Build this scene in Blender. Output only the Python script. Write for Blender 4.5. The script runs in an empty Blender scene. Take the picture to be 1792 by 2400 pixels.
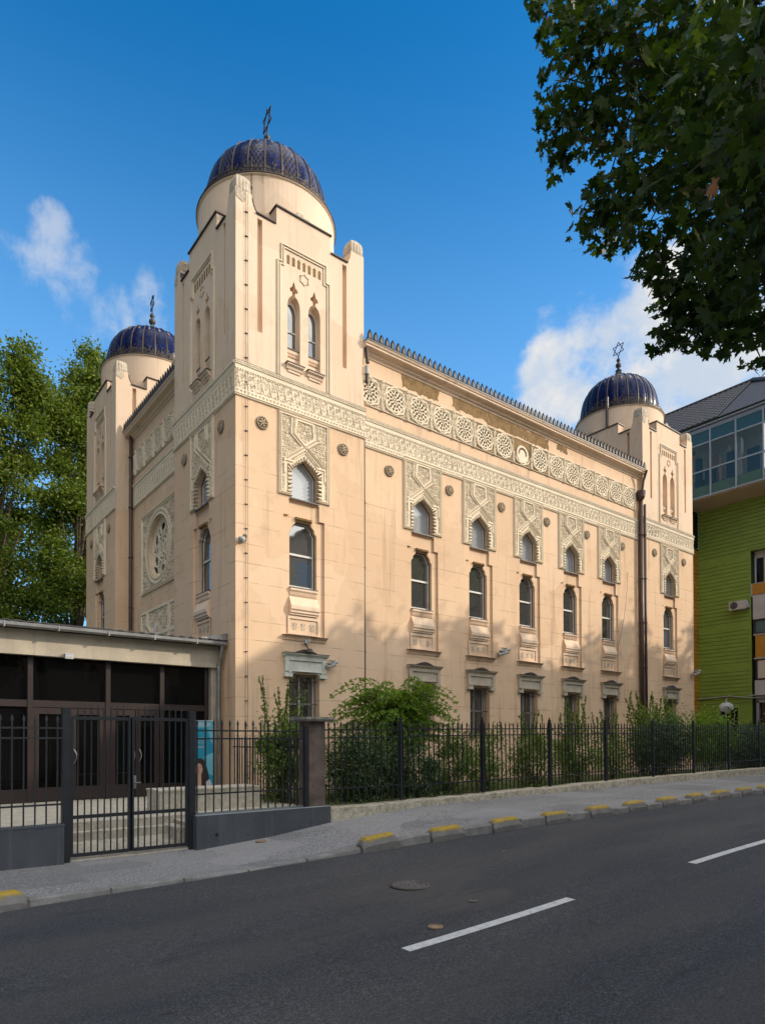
import bpy, math, random
import numpy as np
from mathutils import Vector, Matrix
from mathutils.geometry import tessellate_polygon
R = math.radians
SUN = 2.4; SKY_STR = 0.12; EXPO = 0.57; CLV = 5.0; CLB = 16.0; SKY_SAT = 1.36; SKY_VAL = 1.36; SKY_HUE = 0.4965
PI = math.pi
random.seed(7)
rng = np.random.default_rng(11)
scene = bpy.context.scene
COL = scene.collection
ORG = {}

# ------------------------------------------------------------------ materials
def nodes(name):
    m = bpy.data.materials.new(name)
    m.use_nodes = True
    nt = m.node_tree
    return m, nt, nt.nodes['Principled BSDF']

def N(nt, t, **kw):
    n = nt.nodes.new(t)
    for k, v in kw.items():
        if k in n.inputs: n.inputs[k].default_value = v
        else: setattr(n, k, v)
    return n

def rgba(c): return (c[0], c[1], c[2], 1.0)

def ramp(nt, fac, stops):
    r = nt.nodes.new('ShaderNodeValToRGB')
    e = r.color_ramp.elements
    while len(e) < len(stops): e.new(0.5)
    for i, (p, c) in enumerate(stops):
        e[i].position = p; e[i].color = rgba(c)
    nt.links.new(fac, r.inputs[0])
    return r.outputs[0]

def mixc(nt, fac, a, b, mode='MIX'):
    n = nt.nodes.new('ShaderNodeMix'); n.data_type = 'RGBA'; n.blend_type = mode
    for s, v in ((n.inputs[0], fac), (n.inputs[6], a), (n.inputs[7], b)):
        if hasattr(v, 'is_linked'): nt.links.new(v, s)
        else: s.default_value = v if isinstance(v, (int, float)) else rgba(v)
    return n.outputs[2]

def mth(nt, op, a, b=None, c=None):
    n = nt.nodes.new('ShaderNodeMath'); n.operation = op
    for i, v in enumerate((a, b, c)):
        if v is None: continue
        if hasattr(v, 'is_linked'): nt.links.new(v, n.inputs[i])
        else: n.inputs[i].default_value = v
    return n.outputs[0]

def sstep(nt, x, lo, hi, a=0.0, b=1.0):
    n = nt.nodes.new('ShaderNodeMapRange'); n.interpolation_type = 'SMOOTHSTEP'
    nt.links.new(x, n.inputs[0])
    for i, v in enumerate((lo, hi, a, b)): n.inputs[i + 1].default_value = v
    return n.outputs[0]

def noise(nt, vec, scale, detail=5, rough=0.55, sc=None):
    n = N(nt, 'ShaderNodeTexNoise', Scale=scale, Detail=detail, Roughness=rough)
    if sc is not None:
        mp = N(nt, 'ShaderNodeMapping'); mp.inputs['Scale'].default_value = sc
        nt.links.new(vec, mp.inputs[0]); vec = mp.outputs[0]
    nt.links.new(vec, n.inputs['Vector'])
    return n.outputs[0]

def bumpit(nt, b, h, strength, dist=0.02):
    n = N(nt, 'ShaderNodeBump', Strength=strength, Distance=dist)
    nt.links.new(h, n.inputs['Height']); nt.links.new(n.outputs[0], b.inputs['Normal'])

def pos(nt): return nt.nodes.new('ShaderNodeNewGeometry').outputs['Position']

def mat(name, c, c2=None, scale=3.0, rough=0.8, bump=0.0, bscale=60.0, metal=0.0, lo=0.35, hi=0.65, spec=0.5, fine=0.0, sc=None):
    """plain material whose colour wanders between two tones"""
    m, nt, b = nodes(name)
    p = pos(nt)
    if c2 is None: c2 = tuple(x * 0.86 for x in c)
    n = noise(nt, p, scale, sc=sc)
    col = ramp(nt, n, [(lo, c), (hi, c2)])
    if fine > 0:
        f = noise(nt, p, bscale, 3)
        col = mixc(nt, fine, col, ramp(nt, f, [(0.3, (0.25,) * 3), (0.7, (1.6,) * 3)]), 'MULTIPLY')
    nt.links.new(col, b.inputs['Base Color'])
    b.inputs['Roughness'].default_value = rough
    b.inputs['Metallic'].default_value = metal
    b.inputs['Specular IOR Level'].default_value = spec
    if bump > 0: bumpit(nt, b, noise(nt, p, bscale, 4), bump)
    return m

def stucco(name, ca, cb, joints):
    m, nt, b = nodes(name)
    p = pos(nt)
    big = noise(nt, p, 0.35, 4)
    col = ramp(nt, big, [(0.3, ca), (0.7, cb)])
    blot = noise(nt, p, 1.7, 8, 0.65)
    col = mixc(nt, sstep(nt, blot, 0.50, 0.76, 0, 0.6), col, tuple(x * 0.76 for x in cb))
    streak = noise(nt, p, 1.0, 6, 0.6, sc=(3.5, 3.5, 0.22))
    col = mixc(nt, sstep(nt, streak, 0.54, 0.74, 0, 0.75), col, tuple(x * f for x, f in zip(cb, (0.62, 0.6, 0.62))))
    vr = N(nt, 'ShaderNodeTexVoronoi', Scale=0.42)
    wp = N(nt, 'ShaderNodeTexNoise', Scale=0.9, Detail=5); nt.links.new(p, wp.inputs['Vector'])
    vm = nt.nodes.new('ShaderNodeVectorMath'); vm.operation = 'ADD'; nt.links.new(p, vm.inputs[0]); nt.links.new(wp.outputs['Color'], vm.inputs[1])
    nt.links.new(vm.outputs[0], vr.inputs['Vector'])
    sx = nt.nodes.new('ShaderNodeSeparateXYZ'); nt.links.new(vr.outputs['Color'], sx.inputs[0])
    col = mixc(nt, sstep(nt, sx.outputs[0], 0.70, 0.74, 0, 0.45), col, tuple(min(0.9, x * f) for x, f in zip(ca, (1.04, 1.07, 1.12))))
    col = mixc(nt, sstep(nt, sx.outputs[1], 0.78, 0.82, 0, 0.35), col, tuple(x * 0.86 for x in cb))
    pale = noise(nt, p, 2.6, 5, 0.6, sc=(1, 1, 0.6))
    col = mixc(nt, sstep(nt, pale, 0.6, 0.8, 0, 0.35), col, tuple(min(0.9, x * 1.2) for x in ca))
    if joints:
        xyz = nt.nodes.new('ShaderNodeSeparateXYZ'); nt.links.new(p, xyz.inputs[0])
        wob = noise(nt, p, 2.0, 3)
        z = mth(nt, 'ADD', xyz.outputs[2], mth(nt, 'MULTIPLY', mth(nt, 'SUBTRACT', wob, 0.5), 0.03))
        t = mth(nt, 'FRACT', mth(nt, 'DIVIDE', mth(nt, 'ADD', z, -0.05), 0.515))
        d = mth(nt, 'ABSOLUTE', mth(nt, 'SUBTRACT', t, 0.5))
        line = sstep(nt, d, 0.012, 0.03, 1, 0)
        brk = sstep(nt, noise(nt, p, 1.3, 4), 0.42, 0.60, 0.04, 0.5)
        low = sstep(nt, xyz.outputs[2], 9.2, 9.6, 1, 0)
        fac = mth(nt, 'MULTIPLY', mth(nt, 'MULTIPLY', line, brk), low)
        col = mixc(nt, fac, col, (0.22, 0.15, 0.085))
    nt.links.new(col, b.inputs['Base Color'])
    b.inputs['Roughness'].default_value = 0.9
    b.inputs['Specular IOR Level'].default_value = 0.2
    bumpit(nt, b, noise(nt, p, 25, 6, 0.7), 0.25, 0.02)
    return m

M = {}
M['peach'] = stucco('peach_stucco', (0.75, 0.527, 0.35), (0.69, 0.47, 0.302), True)
M['pale'] = stucco('pale_stucco', (0.765, 0.578, 0.42), (0.71, 0.522, 0.368), False)
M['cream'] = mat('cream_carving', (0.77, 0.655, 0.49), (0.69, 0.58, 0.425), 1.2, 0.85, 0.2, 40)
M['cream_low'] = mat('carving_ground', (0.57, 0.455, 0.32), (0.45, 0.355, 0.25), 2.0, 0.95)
M['moss_low'] = mat('soot', (0.16, 0.13, 0.09), (0.08, 0.07, 0.055), 5.0, 0.95)
M['stone'] = mat('weathered_stone', (0.62, 0.52, 0.40), (0.42, 0.345, 0.26), 7.0, 0.95, 0.5, 60, fine=0.45)
M['hood'] = mat('grey_render', (0.54, 0.46, 0.35), (0.43, 0.365, 0.275), 4.0, 0.9, 0.3, 50, fine=0.3)
M['hood_white'] = mat('flaking_white_render', (0.64, 0.64, 0.56), (0.47, 0.47, 0.40), 5.0, 0.9, 0.3, 50, lo=0.45, hi=0.75, fine=0.2)
M['patch'] = mat('bare_brown_render', (0.30, 0.185, 0.075), (0.19, 0.115, 0.05), 5.0, 0.95, 0.6, 40, fine=0.5)
M['flash'] = mat('dark_sheet_metal', (0.075, 0.055, 0.045), (0.045, 0.035, 0.03), 3.0, 0.5, metal=0.3)
M['crest'] = mat('wrought_cresting', (0.12, 0.10, 0.085), (0.05, 0.043, 0.04), 9.0, 0.6)
M['pipe'] = mat('brown_pipe_paint', (0.085, 0.045, 0.035), (0.06, 0.035, 0.028), 3.0, 0.45)
M['zinc'] = mat('zinc', (0.34, 0.34, 0.335), (0.24, 0.235, 0.23), 4.0, 0.4, metal=0.75)
M['frame'] = mat('window_paint', (0.62, 0.60, 0.55), (0.5, 0.47, 0.42), 4.0, 0.5)
M['bird'] = mat('black_dirt', (0.012, 0.012, 0.012), None, 5, 0.9)
M['iron'] = mat('iron_paint', (0.016, 0.019, 0.024), (0.011, 0.013, 0.016), 6.0, 0.45)
M['anthra'] = mat('anthracite_render', (0.068, 0.075, 0.088), (0.052, 0.057, 0.067), 1.6, 0.8, 0.3, 30, fine=0.2)
M['pillar'] = mat('brown_concrete', (0.155, 0.118, 0.098), (0.09, 0.068, 0.058), 5.0, 0.92, 0.6, 60, fine=0.4)
M['cap'] = mat('mossy_concrete', (0.23, 0.215, 0.18), (0.11, 0.105, 0.09), 9.0, 0.95, 0.7, 50, fine=0.5)
M['lowstone'] = mat('rough_limestone', (0.52, 0.47, 0.37), (0.27, 0.24, 0.18), 9.0, 0.95, 0.9, 45, lo=0.4, hi=0.72, fine=0.5)
M['terrace'] = mat('granite_paving', (0.56, 0.51, 0.42), (0.40, 0.36, 0.29), 9.0, 0.9, 0.5, 60, fine=0.4)
M['kerb'] = mat('kerb_concrete', (0.24, 0.235, 0.23), (0.15, 0.147, 0.143), 4.0, 0.9, 0.3, 80, fine=0.35)
M['brown'] = mat('brown_frame', (0.024, 0.012, 0.010), (0.018, 0.009, 0.008), 3.0, 0.4)
M['fascia'] = mat('fascia_render', (0.46, 0.395, 0.30), (0.33, 0.285, 0.22), 1.6, 0.85, lo=0.45, hi=0.8)
M['roofsheet'] = mat('dark_roof_sheet', (0.03, 0.027, 0.028), None, 4, 0.5)
M['white'] = mat('white_plaster', (0.50, 0.50, 0.52), (0.42, 0.42, 0.44), 2.0, 0.7)
M['cam'] = mat('grey_plastic', (0.42, 0.41, 0.38), (0.30, 0.29, 0.27), 6, 0.5)
M['dark'] = mat('black_plastic', (0.02, 0.02, 0.02), None, 6, 0.4)
M['green'] = mat('green_cladding', (0.21, 0.335, 0.055), (0.175, 0.28, 0.046), 1.2, 0.55, sc=(1, 1, 3))
M['groove'] = mat('cladding_groove', (0.03, 0.055, 0.01), None, 3, 0.8)
M['yellow'] = mat('ochre_cladding', (0.44, 0.22, 0.018), (0.35, 0.17, 0.015), 1.2, 0.55)
M['ygroove'] = mat('ochre_groove', (0.10, 0.05, 0.01), None, 3, 0.8)
M['orange'] = mat('orange_panel', (0.50, 0.235, 0.025), (0.42, 0.19, 0.02), 2, 0.5)
M['alu'] = mat('grey_aluminium', (0.40, 0.43, 0.47), (0.33, 0.36, 0.40), 3, 0.4, metal=0.3)
M['soffit'] = mat('beige_soffit', (0.54, 0.47, 0.39), (0.48, 0.41, 0.33), 1, 0.8)
M['room'] = mat('room_wall', (0.62, 0.58, 0.52), (0.45, 0.43, 0.42), 1, 0.8)
M['bark'] = mat('bark', (0.10, 0.07, 0.045), (0.045, 0.032, 0.022), 8, 0.95, 0.8, 30, sc=(1, 1, 0.3))
M['twig'] = mat('twig', (0.05, 0.035, 0.02), None, 8, 0.9)
M['soil'] = mat('garden_soil', (0.085, 0.08, 0.035), (0.035, 0.045, 0.014), 3.5, 0.95, 0.9, 30, fine=0.5)
M['turf'] = mat('green_turf', (0.045, 0.085, 0.022), (0.03, 0.055, 0.016), 30, 0.95, 0.9, 150)
M['land'] = mat('land', (0.09, 0.10, 0.05), (0.06, 0.07, 0.04), 0.2, 0.95)
M['wall_far'] = mat('opposite_render', (0.58, 0.47, 0.34), (0.5, 0.4, 0.29), 0.5, 0.9)
M['paint'] = mat('road_paint', (0.60, 0.60, 0.59), (0.40, 0.40, 0.40), 14, 0.7, 0.3, 120, lo=0.45, hi=0.8, fine=0.35)
M['brass'] = mat('rusty_cover', (0.33, 0.22, 0.13), (0.22, 0.15, 0.10), 20, 0.6)
M['cast'] = mat('cast_iron', (0.16, 0.145, 0.135), (0.09, 0.085, 0.08), 20, 0.6, 0.4, 80)
M['cyan'] = mat('cyan_print', (0.012, 0.24, 0.34), (0.02, 0.19, 0.30), 1.2, 0.35)
M['cyan2'] = mat('pale_cyan_print', (0.16, 0.40, 0.48), (0.09, 0.32, 0.42), 2.0, 0.35)
M['skin'] = mat('printed_skin', (0.42, 0.27, 0.20), (0.36, 0.22, 0.16), 3, 0.5)
M['hair'] = mat('printed_hair', (0.025, 0.014, 0.012), None, 3, 0.5)
M['cloth'] = mat('printed_cloth', (0.50, 0.50, 0.53), (0.38, 0.38, 0.42), 9, 0.5)
M['lips'] = mat('printed_lips', (0.30, 0.11, 0.09), None, 3, 0.5)
M['blue'] = mat('star_paint', (0.012, 0.014, 0.05), None, 3, 0.5)
M['finial'] = mat('finial_metal', (0.075, 0.06, 0.05), (0.05, 0.04, 0.035), 5, 0.5, metal=0.4)

def glass(name, c, spec, rough=0.03, ior=1.5, wob=0.0):
    m, nt, b = nodes(name)
    b.inputs['Base Color'].default_value = rgba(c)
    b.inputs['Roughness'].default_value = rough
    b.inputs['IOR'].default_value = ior
    b.inputs['Specular IOR Level'].default_value = spec
    if wob > 0: bumpit(nt, b, noise(nt, pos(nt), 1.6, 2), wob, 0.05)
    return m
M['glass'] = glass('dark_window_glass', (0.06, 0.06, 0.058), 0.6, 0.03, 2.7, 0.05)
M['skyglass'] = glass('glass_painted_sky', (0.33, 0.34, 0.35), 0.6, 0.04, 2.0, 0.05)  # pale grey base colour stands in for sky reflected in the panes
M['shop'] = glass('dark_annex_glass', (0.004, 0.004, 0.004), 0.35, 0.02, 1.4, 0.02)

def tealglass():
    m, nt, b = nodes('tinted_glass')
    b.inputs['Base Color'].default_value = rgba((0.35, 0.62, 0.68))
    b.inputs['Roughness'].default_value = 0.02
    b.inputs['Transmission Weight'].default_value = 0.0
    b.inputs['Alpha'].default_value = 0.3
    b.inputs['IOR'].default_value = 1.5
    b.inputs['Base Color'].default_value = rgba((0.03, 0.11, 0.15))
    return m
M['teal'] = tealglass()
M['teal_band'] = glass('enamelled_teal_glass', (0.025, 0.10, 0.13), 0.5, 0.1)
M['green_glass'] = mat('green_spandrel', (0.26, 0.40, 0.19), (0.22, 0.35, 0.17), 1, 0.3)
M['bluef'] = mat('blue_furniture', (0.015, 0.05, 0.12), None, 2, 0.5)
M['peachroom'] = mat('warm_room_wall', (0.65, 0.42, 0.32), None, 2, 0.8)

def asphalt(name, a, c, patch, spots):
    m, nt, b = nodes(name)
    p = pos(nt)
    xyz = nt.nodes.new('ShaderNodeSeparateXYZ'); nt.links.new(p, xyz.inputs[0])
    big = noise(nt, p, 0.45, 6, 0.6, sc=(0.5, 1.6, 1))
    col = ramp(nt, big, [(0.32, a), (0.68, c)])
    gr = noise(nt, p, 48, 5, 0.85)
    col = mixc(nt, 0.75, col, ramp(nt, gr, [(0.38, (0.2,) * 3), (0.5, (0.85,) * 3), (0.62, (2.8,) * 3)]), 'MULTIPLY')
    mid = noise(nt, p, 16, 5, 0.7, sc=(0.7, 1.3, 1))
    col = mixc(nt, 0.7, col, ramp(nt, mid, [(0.3, (0.62,) * 3), (0.7, (1.3,) * 3)]), 'MULTIPLY')
    if patch:
        for (px, py, rx, ry) in patch:
            dx = mth(nt, 'DIVIDE', mth(nt, 'SUBTRACT', xyz.outputs[0], px), rx)
            dy = mth(nt, 'DIVIDE', mth(nt, 'SUBTRACT', xyz.outputs[1], py), ry)
            d = mth(nt, 'ADD', mth(nt, 'MULTIPLY', dx, dx), mth(nt, 'MULTIPLY', dy, dy))
            d = mth(nt, 'ADD', d, mth(nt, 'MULTIPLY', mth(nt, 'SUBTRACT', noise(nt, p, 4, 4), 0.5), 1.2))
            col = mixc(nt, sstep(nt, d, 0.5, 1.25, 0.75, 0), col, (0.062, 0.058, 0.056))
    if patch:
        yy = mth(nt, 'ADD', xyz.outputs[1], mth(nt, 'MULTIPLY', mth(nt, 'SUBTRACT', noise(nt, p, 0.5, 3), 0.5), 0.9))
        for yl in (-8.9, -10.3, -12.3, -13.7):
            ln = sstep(nt, mth(nt, 'ABSOLUTE', mth(nt, 'SUBTRACT', yy, yl)), 0.05, 0.55, 0.30, 0)
            col = mixc(nt, ln, col, (0.072, 0.066, 0.062))
        oil = noise(nt, p, 2.2, 6, 0.7, sc=(0.35, 1.4, 1))
        col = mixc(nt, sstep(nt, oil, 0.56, 0.72, 0, 0.6), col, (0.022, 0.024, 0.03))
    else:
        rp = N(nt, 'ShaderNodeTexVoronoi', Scale=0.6); rp.distance = 'CHEBYCHEV'
        nt.links.new(p, rp.inputs['Vector'])
        rx = nt.nodes.new('ShaderNodeSeparateXYZ'); nt.links.new(rp.outputs['Color'], rx.inputs[0])
        col = mixc(nt, sstep(nt, rx.outputs[0], 0.74, 0.76, 0, 0.35), col, tuple(x * 0.6 for x in a))
        col = mixc(nt, sstep(nt, rx.outputs[1], 0.80, 0.82, 0, 0.3), col, tuple(min(1, x * 1.35) for x in c))
        stn = noise(nt, p, 3.2, 7, 0.7)
        col = mixc(nt, sstep(nt, stn, 0.56, 0.74, 0, 0.5), col, tuple(x * 0.5 for x in a))
        drp = noise(nt, p, 14, 2)
        col = mixc(nt, sstep(nt, drp, 0.72, 0.76, 0, 0.6), col, (0.06, 0.06, 0.06))
    crk = N(nt, 'ShaderNodeTexVoronoi', feature='DISTANCE_TO_EDGE', Scale=0.55)
    wv = nt.nodes.new('ShaderNodeVectorMath'); wv.operation = 'ADD'
    nz = N(nt, 'ShaderNodeTexNoise', Scale=1.5, Detail=6)
    nt.links.new(p, nz.inputs['Vector']); nt.links.new(p, wv.inputs[0]); nt.links.new(nz.outputs['Color'], wv.inputs[1])
    nt.links.new(wv.outputs[0], crk.inputs['Vector'])
    ck = mth(nt, 'MULTIPLY', sstep(nt, crk.outputs['Distance'], 0.0, 0.006, 0.55, 0), sstep(nt, noise(nt, p, 0.7, 2), 0.52, 0.6))
    col = mixc(nt, ck, col, (0.012, 0.012, 0.012))
    if spots:
        sp = noise(nt, p, 9, 2)
        col = mixc(nt, sstep(nt, sp, 0.775, 0.80, 0, 0.8), col, (0.28, 0.28, 0.28))
        dk = noise(nt, p, 5, 3, sc=(0.6, 1.6, 1))
        col = mixc(nt, sstep(nt, dk, 0.69, 0.76, 0, 0.6), col, (0.012, 0.012, 0.014))
    nt.links.new(col, b.inputs['Base Color'])
    b.inputs['Roughness'].default_value = 0.82
    b.inputs['Specular IOR Level'].default_value = 0.35
    bumpit(nt, b, noise(nt, p, 110, 3, 0.7), 0.5, 0.008)
    return m
M['asphalt'] = asphalt('road_asphalt', (0.026, 0.030, 0.037), (0.054, 0.054, 0.057), [(-1.9, -9.45, 1.25, 0.5), (-1.85, -10.4, 0.7, 0.4)], True)
M['pave'] = asphalt('pavement_asphalt', (0.175, 0.174, 0.18), (0.235, 0.23, 0.232), None, False)

def streaky(name, c, d, l):
    m, nt, b = nodes(name); p = pos(nt)
    col = ramp(nt, noise(nt, p, 1.4, 5), [(0.35, c), (0.65, d)])
    st = noise(nt, p, 1.0, 6, 0.65, sc=(6, 6, 0.35))
    col = mixc(nt, sstep(nt, st, 0.52, 0.72, 0, 0.45), col, l)
    sc_ = noise(nt, p, 5, 7, 0.7)
    col = mixc(nt, sstep(nt, sc_, 0.58, 0.72, 0, 0.5), col, tuple(x * 0.55 for x in d))
    nt.links.new(col, b.inputs['Base Color']); b.inputs['Roughness'].default_value = 0.8
    bumpit(nt, b, noise(nt, p, 30, 4), 0.3)
    return m
M['anthra'] = streaky('anthracite_render', (0.068, 0.075, 0.088), (0.050, 0.055, 0.066), (0.11, 0.115, 0.125))
M['fascia'] = streaky('fascia_render', (0.46, 0.395, 0.30), (0.36, 0.31, 0.24), (0.30, 0.27, 0.23))
def kerbpaint():
    m, nt, b = nodes('worn_yellow_paint')
    p = pos(nt)
    tc = nt.nodes.new('ShaderNodeTexCoord')
    xyz = nt.nodes.new('ShaderNodeSeparateXYZ'); nt.links.new(tc.outputs['Object'], xyz.inputs[0])
    h = mth(nt, 'ADD', xyz.outputs[2], mth(nt, 'MULTIPLY', mth(nt, 'SUBTRACT', noise(nt, p, 7, 6, 0.7), 0.5), 0.14))
    con = ramp(nt, noise(nt, p, 6, 5), [(0.3, (0.20, 0.19, 0.18)), (0.7, (0.13, 0.125, 0.12))])
    yel = ramp(nt, noise(nt, p, 12, 6, 0.7), [(0.35, (0.42, 0.28, 0.02)), (0.72, (0.22, 0.15, 0.02))])
    col = mixc(nt, sstep(nt, h, 0.14, 0.19), con, yel)
    wear = noise(nt, p, 30, 5, 0.7)
    col = mixc(nt, sstep(nt, wear, 0.6, 0.7, 0, 0.55), col, (0.12, 0.11, 0.09))
    nt.links.new(col, b.inputs['Base Color']); b.inputs['Roughness'].default_value = 0.75
    bumpit(nt, b, noise(nt, p, 60, 4), 0.4, 0.01)
    return m
M['kyellow'] = kerbpaint()

def tile_roof():
    m, nt, b = nodes('dark_roof_tiles')
    p = pos(nt)
    col = ramp(nt, noise(nt, p, 5, 4), [(0.3, (0.085, 0.075, 0.075)), (0.7, (0.045, 0.04, 0.042))])
    nt.links.new(col, b.inputs['Base Color']); b.inputs['Roughness'].default_value = 0.6
    return m
M['tiles'] = tile_roof()

def dome_mat(name, plain):
    m, nt, b = nodes(name)
    uv = nt.nodes.new('ShaderNodeUVMap')
    s = nt.nodes.new('ShaderNodeSeparateXYZ'); nt.links.new(uv.outputs[0], s.inputs[0])
    u, v = s.outputs[0], s.outputs[1]
    fu = mth(nt, 'FRACT', u)
    cu = mth(nt, 'ABSOLUTE', mth(nt, 'SUBTRACT', fu, 0.5))          # 0 centre .. 0.5 rib
    odd = mth(nt, 'GREATER_THAN', mth(nt, 'FRACT', mth(nt, 'MULTIPLY', mth(nt, 'FLOOR', u), 0.5)), 0.25)
    comb = nt.nodes.new('ShaderNodeCombineXYZ')
    nt.links.new(mth(nt, 'MULTIPLY', u, 8.0), comb.inputs[0]); nt.links.new(mth(nt, 'MULTIPLY', v, 40.0), comb.inputs[1])
    vor = N(nt, 'ShaderNodeTexVoronoi', Scale=1.0); nt.links.new(comb.outputs[0], vor.inputs['Vector'])
    cell = nt.nodes.new('ShaderNodeSeparateXYZ'); nt.links.new(vor.outputs['Color'], cell.inputs[0])
    rnd = cell.outputs[0]
    blue = ramp(nt, rnd, [(0.0, (0.001, 0.004, 0.022)), (0.7, (0.0012, 0.007, 0.062)), (1.0, (0.002, 0.014, 0.12))])
    gold = ramp(nt, rnd, [(0.0, (0.52, 0.36, 0.17)), (0.65, (0.40, 0.25, 0.12)), (1.0, (0.16, 0.12, 0.09))])
    teal = ramp(nt, rnd, [(0.0, (0.03, 0.17, 0.20)), (1.0, (0.09, 0.32, 0.32))])
    # lattice of thin gold lines
    la = mth(nt, 'ABSOLUTE', mth(nt, 'SUBTRACT', mth(nt, 'FRACT', mth(nt, 'ADD', mth(nt, 'MULTIPLY', u, 4), mth(nt, 'MULTIPLY', v, 15))), 0.5))
    lb = mth(nt, 'ABSOLUTE', mth(nt, 'SUBTRACT', mth(nt, 'FRACT', mth(nt, 'SUBTRACT', mth(nt, 'MULTIPLY', u, 4), mth(nt, 'MULTIPLY', v, 15))), 0.5))
    lat = mth(nt, 'LESS_THAN', mth(nt, 'MINIMUM', la, lb), 0.085)
    col = mixc(nt, mth(nt, 'MULTIPLY', lat, mth(nt, 'ADD', mth(nt, 'MULTIPLY', odd, 0.30 if plain else 0.0), 0.0)), blue, (0.30, 0.23, 0.13))
    # speckled foot
    foot = mth(nt, 'MULTIPLY', mth(nt, 'LESS_THAN', mth(nt, 'ADD', v, mth(nt, 'MULTIPLY', rnd, -0.13)), 0.02), 0.75)
    col = mixc(nt, foot, col, (0.12, 0.09, 0.06))
    # scalloped gold border then teal crown
    edge = mth(nt, 'ADD', 0.50, mth(nt, 'MULTIPLY', cu, 0.18))
    tealm = mth(nt, 'GREATER_THAN', v, mth(nt, 'ADD', edge, 0.13))
    goldm = mth(nt, 'MULTIPLY', mth(nt, 'GREATER_THAN', v, edge), mth(nt, 'GREATER_THAN', cell.outputs[1], 0.25))
    dia = mth(nt, 'LESS_THAN', mth(nt, 'ADD', mth(nt, 'MULTIPLY', cu, 0.45), mth(nt, 'ABSOLUTE', mth(nt, 'SUBTRACT', v, 0.43))), 0.05)
    col = mixc(nt, mth(nt, 'MULTIPLY', dia, 0.8), col, gold)
    col = mixc(nt, goldm, col, gold)
    col = mixc(nt, tealm, col, teal)
    nt.links.new(col, b.inputs['Base Color'])
    b.inputs['Roughness'].default_value = 0.22; b.inputs['Specular IOR Level'].default_value = 0.14
    bumpit(nt, b, vor.outputs['Distance'], 0.25, 0.02)
    return m
M['dome'] = dome_mat('dome_tiles', True)
M['dome2'] = dome_mat('dome_tiles_floral', False)

def leafmat(name, a, c, trans=0.25):
    m, nt, b = nodes(name)
    info = nt.nodes.new('ShaderNodeObjectInfo')
    geo = nt.nodes.new('ShaderNodeNewGeometry')
    col = ramp(nt, geo.outputs['Random Per Island'], [(0.0, a), (1.0, c)])
    nt.links.new(col, b.inputs['Base Color'])
    b.inputs['Roughness'].default_value = 0.5
    b.inputs['Specular IOR Level'].default_value = 0.35
    if trans > 0:
        tr = nt.nodes.new('ShaderNodeBsdfTranslucent')
        nt.links.new(mixc(nt, 1.0, col, (1.5, 1.55, 0.6), 'MULTIPLY'), tr.inputs[0])
        ms = nt.nodes.new('ShaderNodeMixShader'); ms.inputs[0].default_value = trans
        out = nt.nodes['Material Output']
        nt.links.new(b.outputs[0], ms.inputs[1]); nt.links.new(tr.outputs[0], ms.inputs[2]); nt.links.new(ms.outputs[0], out.inputs[0])
    return m
M['leaf'] = leafmat('shrub_leaf', (0.07, 0.125, 0.022), (0.20, 0.27, 0.06), 0.38)
M['leafdk'] = leafmat('evergreen_leaf', (0.024, 0.06, 0.02), (0.10, 0.16, 0.05), 0.2)
M['leafbr'] = leafmat('bright_leaf', (0.10, 0.18, 0.02), (0.20, 0.30, 0.04), 0.4)
M['leaftree'] = leafmat('tree_leaf', (0.042, 0.085, 0.014), (0.225, 0.275, 0.04), 0.32)
M['maple'] = leafmat('maple_leaf', (0.014, 0.034, 0.006), (0.06, 0.098, 0.012), 0.32)
M['dryleaf'] = mat('dry_leaf', (0.34, 0.15, 0.06), (0.22, 0.09, 0.04), 20, 0.8)
M['redleaf'] = M['orange']

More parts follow.
